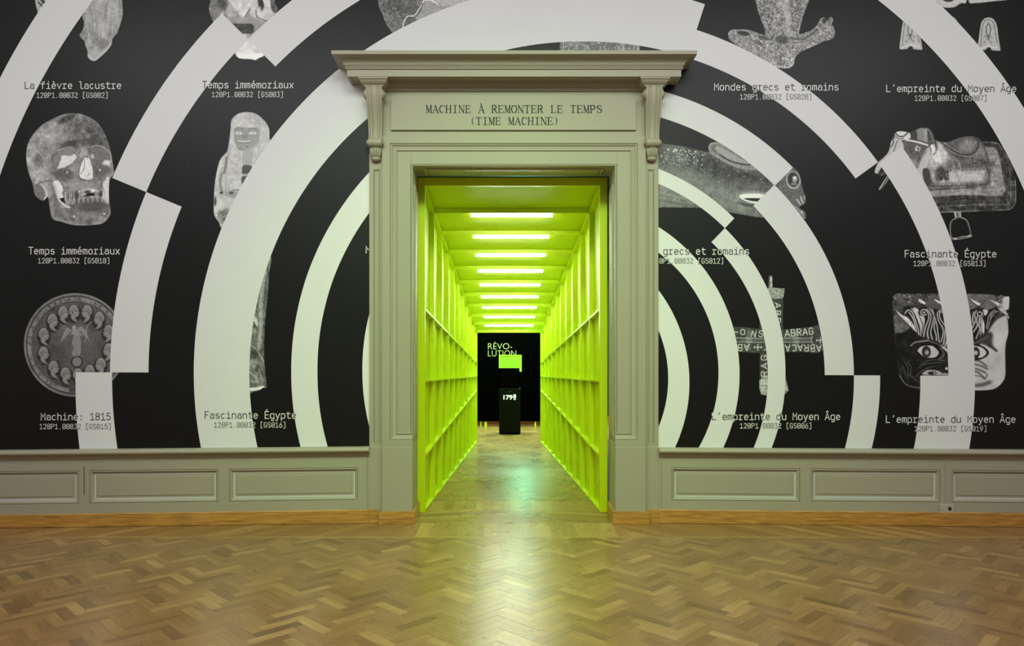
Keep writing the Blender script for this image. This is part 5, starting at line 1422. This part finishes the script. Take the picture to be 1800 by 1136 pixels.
# stirrup
A.base([(775,832),(838,832),(845,890),(790,895)], 150, False); A.ell(810,860,14,24,95,0,.8); A.line([(780,835),(792,890)],6,200,4); A.line([(838,835),(842,885)],6,190,4)
so_ = [(790,893),(845,885),(890,905),(915,950),(940,1055),(946,1062),(860,1082),(765,1092),(752,1086),(738,985),(745,930),(765,905)]
A.base(so_, 60); A.hole([(800,900),(845,893),(880,912),(900,955),(922,1045),(862,1060),(762,1072),(750,985),(758,930),(775,908)])
A.line([(790,893),(765,905),(745,930),(738,985),(752,1086)],6,196,3); A.line([(845,886),(890,905),(915,950),(943,1060)],6,200,3); A.line([(800,900),(775,912),(758,935),(752,990),(765,1070)],3,120,3)
A.line([(765,1075),(860,1062),(925,1048)],9,190,4); A.line([(765,1092),(860,1082),(944,1064)],6,190,4); A.ell(910,1055,22,8,215,-10,.8); A.ell(790,1082,16,6,200,0,.8)
A.build()

# --- trout
A = Art('fish_print', 1156, 246, 1422, 388, (1150, 235, .15556), seed=33)
body_ = [(-60,120),(120,118),(300,140),(450,175),(560,200),(620,205),(612,150),(640,105),(720,100),(800,130),(900,200),(1000,280),(1100,340),(1250,400),(1380,480),(1480,430),(1560,385),(1620,430),(1650,500),(1670,600),(1710,740),(1700,790),(1635,835),(1700,880),(1716,930),(1700,965),(1640,900),(1580,830),(1500,850),(1300,940),(1200,945),(1050,925),(850,890),(600,850),(450,835),(100,830),(-60,800)]
A.base(body_, 86)
A.poly([(-60,430),(200,430),(500,480),(700,560),(900,640),(1000,820),(1200,935),(850,890),(450,835),(-60,830)],112,120,w=.9)
A.poly([(350,170),(560,210),(760,330),(1000,400),(1250,470),(1400,560),(900,520),(500,400)],52,90,w=.8)
A.noise(9, 8); A.noise(2, 6)
for i_ in range(420):
    x, y = r2_.uniform(-40, 1500), r2_.uniform(130, 930)
    r_ = r2_.uniform(4, 9); A.ell(x, y, r_, r_, r2_.uniform(112, 150), 0, .6, w=.7)
for i_ in range(70):
    x = r2_.uniform(50, 560); y = r2_.uniform(140+x*.12, 360)
    b2 = max(0, 1-(y-140)/260)
    A.ell(x, y, r2_.uniform(4, 7+5*b2), r2_.uniform(5, 7+6*b2), r2_.uniform(130, 170+60*b2), 0, .5)
A.poly([(612,160),(640,108),(730,102),(860,180),(1000,270),(1100,345),(1160,400),(980,400),(800,320),(660,235),(620,205)],116,6); A.line([(650,225),(760,290),(880,350),(1000,385),(1150,402)],24,140,16,w=.7)
A.poly([(700,150),(760,160),(900,240),(1080,340),(900,310),(740,225)],142,8); A.line([(735,235),(860,310),(1000,345),(1090,350)],12,30,6); A.line([(700,120),(660,170),(700,210)],10,62,8); A.line([(620,200),(625,140),(650,110),(720,104)],8,165,6)
A.noise(1.6, 10, mask=((A.X>640)&(A.X<1150)&(A.Y<400)&(A.Y>110))*1.0)
# gill opening
A.ell(1130,700,190,50,150,4,1,w=.8); A.poly([(960,700),(1050,680),(1240,690),(1250,790),(1120,790),(1000,750)],220,16,w=.9); A.poly([(1015,735),(1080,728),(1230,735),(1240,765),(1130,765),(1060,752)],34,5); A.ell(1040,800,90,20,50,10,1,w=.6); A.line([(940,630),(930,720),(990,770),(1100,795)],8,160,8,w=.7)
A.line([(20,740),(250,790),(500,820)],26,70,26,w=.6); A.line([(40,660),(200,700),(350,740)],16,140,18,w=.6)
# head
A.poly([(1400,560),(1480,430),(1560,385),(1620,430),(1650,500),(1670,600),(1710,740),(1700,790),(1635,835),(1560,800),(1450,680)],92,14,w=.9)
A.ell(1572,525,82,100,166,-10,.25); A.ell(1572,520,66,84,44,-10,.3); A.ell(1585,515,34,36,150,0,.8); A.ell(1590,500,16,16,215,0,.8); A.ell(1545,520,18,40,40,0,.6); A.ell(1580,570,40,14,120,0,.6)
A.noise(2,8,mask=(A.X>1380)*1.0)
for (a_, b2, c_, d_) in ((1655,715,1680,785),(1615,745,1650,800),(1700,700,1702,730)): A.line([(a_,b2),(c_,d_)],18,170,8)
A.ell(1670,890,36,20,120,60,.8); A.ell(1665,890,10,9,200,0,.5); A.line([(1590,820),(1640,870),(1700,960)],10,150,8)
A.build()

# --- inscribed cross
A = Art('inscribed_cross_print', 1284, 480, 1452, 700, (1275, 475, .20241), step=.72, seed=35)
A.base([(375,60),(390,48),(410,55),(412,150),(455,158),(515,160),(505,230),(500,400),(500,515),(640,505),(760,490),(815,475),(850,560),(850,690),(795,725),(700,712),(515,712),(520,900),(548,1045),(515,1080),(360,1088),(310,1080),(295,1020),(298,900),(300,720),(200,715),(80,705),(60,600),(50,490),(150,495),(295,510),(305,400),(340,160),(372,155)], 62, False)
A.noise(3, 8)
A.poly([(372,155),(515,160),(505,235),(420,250),(385,210)],142,8); A.poly([(298,960),(375,920),(365,1088),(310,1080)],140,12); A.poly([(518,950),(548,1045),(515,1080)],140,8); A.line([(394,58),(396,148)],22,140,8); A.line([(400,64),(402,140)],8,180,4)
A.noise(2, 18, mask=((A.Y<260)|(A.Y>900))*1.0)
for y in (590, 624): A.line([(90,y-2),(350,y+4)],5,172,3); A.line([(500,y+2),(755,y)],5,172,3)
A.line([(755,575),(745,600),(758,640)],5,172,3); A.poly([(130,595),(350,598),(350,618),(130,615)],84,6,False); A.poly([(500,600),(740,598),(740,616),(500,618)],84,6,False)
for x in (205, 615): A.ell(x, 605, 26, 90, 30, 0, 1, 'add'); A.line([(x,505),(x-3,600),(x+2,700)],5,120,4,w=.8)
GL = CAPS
A.text('-O ', lambda i: (70+i*58, 560, 0), 46, 44, 7, 200, {**GL, '-': [[(1,5),(5,5)]]})
A.text('NS', lambda i: (218+i*62, 575, .15), 50, 52, 7, 196, GL)
A.text('ABRAG', lambda i: (515+i*52, 580-i*5, -.08), 48, 56, 7, 205, GL)
A.text('ABRACA', lambda i: (835-i*54, 645+2*abs(i-3), math.pi-.04), 48, 56, 7, 200, GL)
A.text('+', lambda i: (795, 635, 0), 60, 50, 7, 190, {'+': [[(0,5),(6,5)],[(3,0),(3,10)],[(0,3.5),(0,6.5)],[(6,3.5),(6,6.5)]]})
A.text('AB', lambda i: (210-i*58, 645, math.pi), 50, 56, 7, 196, GL)
A.text('+.', lambda i: (252+i*60, 695, 0), 60, 50, 7, 196, {'+': [[(0,5),(6,5)],[(3,0),(3,10)],[(0,3.5),(0,6.5)],[(6,3.5),(6,6.5)]], '.': MONO['.']})
A.text('GARB', lambda i: (362, 790+i*70, -math.pi/2), 56, 50, 7, 200, GL)
A.text('ABD', lambda i: (430, 280+i*66, math.pi/2), 54, 50, 7, 200, GL)
A.text('SR', lambda i: (340, 1000+i*56, -math.pi/2), 50, 46, 7, 190, GL); A.text('A', lambda i: (545, 1050, -math.pi/2), 40, 30, 6, 180, GL)
A.build()

# --- carved capital with a face
A = Art('carved_face_print', 1564, 511, 1780, 692, (1560, 505, .16729), seed=37)
A.base([(60,95),(110,70),(180,66),(350,70),(560,66),(840,70),(1100,78),(1160,95),(1200,78),(1240,100),(1280,105),(1275,230),(1280,320),(1265,360),(1270,480),(1240,620),(1238,800),(1238,930),(1200,1010),(1120,1070),(1000,1085),(850,1080),(600,1085),(340,1075),(220,1045),(150,980),(110,880),(100,700),(80,560),(70,420),(55,240)], 44)
A.noise(6, 9)
A.poly([(55,95),(180,66),(350,75),(560,70),(560,140),(400,170),(200,200),(120,250),(60,240)],74,18); A.noise(2.4, 22, mask=(A.Y<190)*(A.X<600)*1.0)
A.poly([(330,120),(370,140),(405,165),(390,185),(330,150)],205,5,False); A.poly([(485,120),(560,150),(575,190),(520,160)],205,5,False); A.poly([(400,180),(450,120),(560,190),(590,250),(400,200)],92,8,w=.8)
A.poly([(70,300),(120,290),(200,380),(230,440),(160,480),(90,500)],88,18); A.poly([(90,240),(150,290),(200,310),(240,350),(300,430),(300,470),(250,420),(180,350),(120,290)],196,6); A.noise(2,14,mask=((A.X<310)&(A.Y>230)&(A.Y<480))*1.0)
A.poly([(200,215),(320,225),(410,215),(490,230),(600,300),(640,700),(560,600),(420,560),(330,500),(280,380),(180,260)],26,10)
def curls(lst, wd=13, v=178):
    for L_ in lst: A.line(L_,wd+7,12,5,w=.9); A.line(L_,wd,v,6)
curls([[(185,275),(215,240),(260,265),(290,340),(320,430),(330,500)],[(225,265),(270,330),(300,430),(305,470)],[(255,225),(300,290),(345,400),(350,510)],[(285,225),(340,300),(370,390),(350,490)]])
A.poly([(270,215),(325,235),(335,290),(385,310),(390,380),(360,500),(340,420),(300,300)],190,8); A.line([(322,260),(345,330),(372,400),(355,500)],9,30,5)
A.ell(378,265,46,38,24,0,.3)
curls([[(410,285),(380,295),(350,270),(365,240),(400,240),(430,280),(430,340),(400,420),(380,520)],[(395,265),(378,262),(384,275)],[(415,230),(455,290),(450,360),(420,470),(430,540)],[(440,220),(485,300),(470,400),(455,470),(470,545)],[(470,230),(500,330),(490,420),(510,500),(515,560)],[(490,300),(520,400),(530,480),(545,580)]], 12)
curls([[(590,270),(560,260),(545,290),(560,340),(600,400)],[(560,240),(525,270),(530,330),(560,400),(585,470),(565,570)],[(570,400),(600,480),(590,600)],[(610,430),(625,540),(600,640)]], 12)
A.poly([(90,490),(160,480),(230,440),(320,500),(420,560),(560,600),(640,700),(640,900),(560,930),(350,930),(340,1070),(220,1045),(150,980),(110,880),(100,640)],24,14); A.noise(8, 7, mask=(A.X<640)*(A.Y>480)*1.0)
A.line([(245,615),(290,580),(350,570),(430,560)],16,150,10,w=.8); A.poly([(560,600),(640,660),(640,700),(580,640)],180,8,False); A.line([(430,565),(530,600),(590,650)],10,120,10,w=.7)
# left eye
A.poly([(300,665),(340,620),(400,600),(470,605),(530,640),(560,700),(530,750),(460,765),(390,755),(340,720)],14,8); A.poly([(315,665),(350,628),(400,615),(470,618),(515,650),(540,690),(505,735),(440,742),(385,735),(345,700)],186,6)
A.ell(408,680,48,62,34,0,.15); A.ell(412,682,34,44,62,0,.3); A.ell(415,686,18,22,160,0,.4); A.line([(310,665),(350,622),(410,606),(480,612),(530,650),(545,695),(505,740),(440,750)],7,12,4); A.line([(560,640),(590,690),(585,720),(540,760)],18,110,16,w=.7)
curls([[(350,820),(450,800),(560,790)],[(300,940),(350,890),(420,850),(500,830)],[(330,850),(430,770),(600,770)]], 9, 84)
A.poly([(370,920),(420,870),(520,875),(570,900),(575,925)],150,12); A.ell(470,905,46,18,26,0,.4); A.ell(492,905,10,9,180,0,.5); A.ell(620,855,14,14,190,0,.6); A.poly([(520,925),(600,900),(640,910),(640,930)],140,8,False)
curls([[(210,780),(245,840),(240,900),(205,950)],[(185,790),(215,850),(205,920)],[(155,820),(180,880),(190,930)],[(250,930),(300,980),(340,1000)]], 9, 78); A.line([(130,930),(180,1010),(250,1045),(340,1058)],10,130,10,w=.8)
# right half
A.poly([(830,70),(1100,80),(1160,100),(1200,80),(1230,130),(1180,200),(1060,240),(960,200),(850,250)],96,12); A.noise(2,10,mask=((A.Y<240)&(A.X>830)&(A.X<1200))*1.0)
A.poly([(865,120),(930,150),(985,175),(965,198),(910,165)],208,4,False); A.poly([(1065,130),(1130,150),(1195,180),(1160,195),(1110,165)],208,4,False); A.poly([(970,195),(1010,150),(1060,130),(1160,200),(1060,240)],110,6,w=.8); A.line([(850,125),(900,160),(960,200),(1040,135)],6,30,5)
A.poly([(850,245),(1060,235),(1160,220),(1060,460),(1000,540),(900,560),(880,400)],22,10)
A.poly([(1000,240),(1055,240),(1040,290),(1000,310),(1020,400),(1010,510),(985,420),(960,310),(1000,300)],196,6)
A.ell(968,278,46,40,24,0,.3)
curls([[(935,245),(915,290),(925,350),(890,430)],[(950,300),(935,345),(945,400),(905,470)],[(970,320),(960,400),(970,440),(930,540)],[(1000,270),(985,300),(955,300),(945,275),(970,258),(985,270)],[(990,330),(985,430),(975,540)],[(905,260),(895,320),(900,380)]], 13)
curls([[(1130,235),(1070,290),(1055,350),(1040,430)],[(1150,250),(1090,290),(1075,360),(1050,440)],[(1120,290),(1095,310),(1080,350)]], 10, 150)
A.poly([(1160,215),(1230,100),(1280,105),(1275,230),(1240,230),(1280,320),(1260,330),(1230,290),(1200,260)],150,8); A.noise(2.4,26,mask=((A.X>1130)&(A.Y<330)&(A.Y>90))*1.0); A.poly([(1230,100),(1280,105),(1276,220),(1240,240),(1210,200)],200,14,w=.8)
A.poly([(1065,440),(1100,390),(1160,320),(1230,295),(1265,360),(1270,480),(1240,620),(1240,800),(1238,930),(1200,1010),(1120,1070),(1000,1085),(850,1080),(850,930),(920,700),(1000,560),(1050,480)],178,12); A.noise(14, 6)
A.line([(1230,290),(1150,330),(1090,400),(1060,450)],22,56,16,w=.9); A.poly([(960,520),(1060,470),(1110,500),(1110,600),(1150,670),(1060,620),(950,580)],44,30,w=.9); A.ell(1160,570,60,90,198,0,1,w=.6); A.line([(920,590),(980,560),(1050,520)],20,110,20,w=.6); A.line([(1060,610),(1110,640),(1145,670)],20,30,14,w=.8)
A.poly([(850,600),(930,600),(1010,625),(1065,680),(1040,730),(960,765),(850,760)],18,8); A.poly([(850,620),(930,618),(1000,640),(1040,690),(1000,735),(930,745),(850,740)],190,6); A.ell(922,690,48,62,34,0,.15); A.ell(930,690,20,24,176,0,.4); A.line([(930,612),(1010,632),(1052,688),(1000,745),(930,758)],8,14,4)
for k, L_ in enumerate(([(850,800),(960,820),(1050,860)],[(850,850),(940,860),(1030,900)],[(850,890),(940,890),(1020,960)],[(850,770),(960,775),(1040,830)])): A.line(L_,16,50,16,w=.8)
A.line([(1030,960),(1050,915)],14,70,8,w=.8); A.line([(920,930),(990,940),(1020,965)],8,60,8); A.line([(900,1035),(1000,1025),(1070,1000)],36,60,30,w=.8); A.line([(1100,985),(1095,1005)],8,110,6)
A.build()
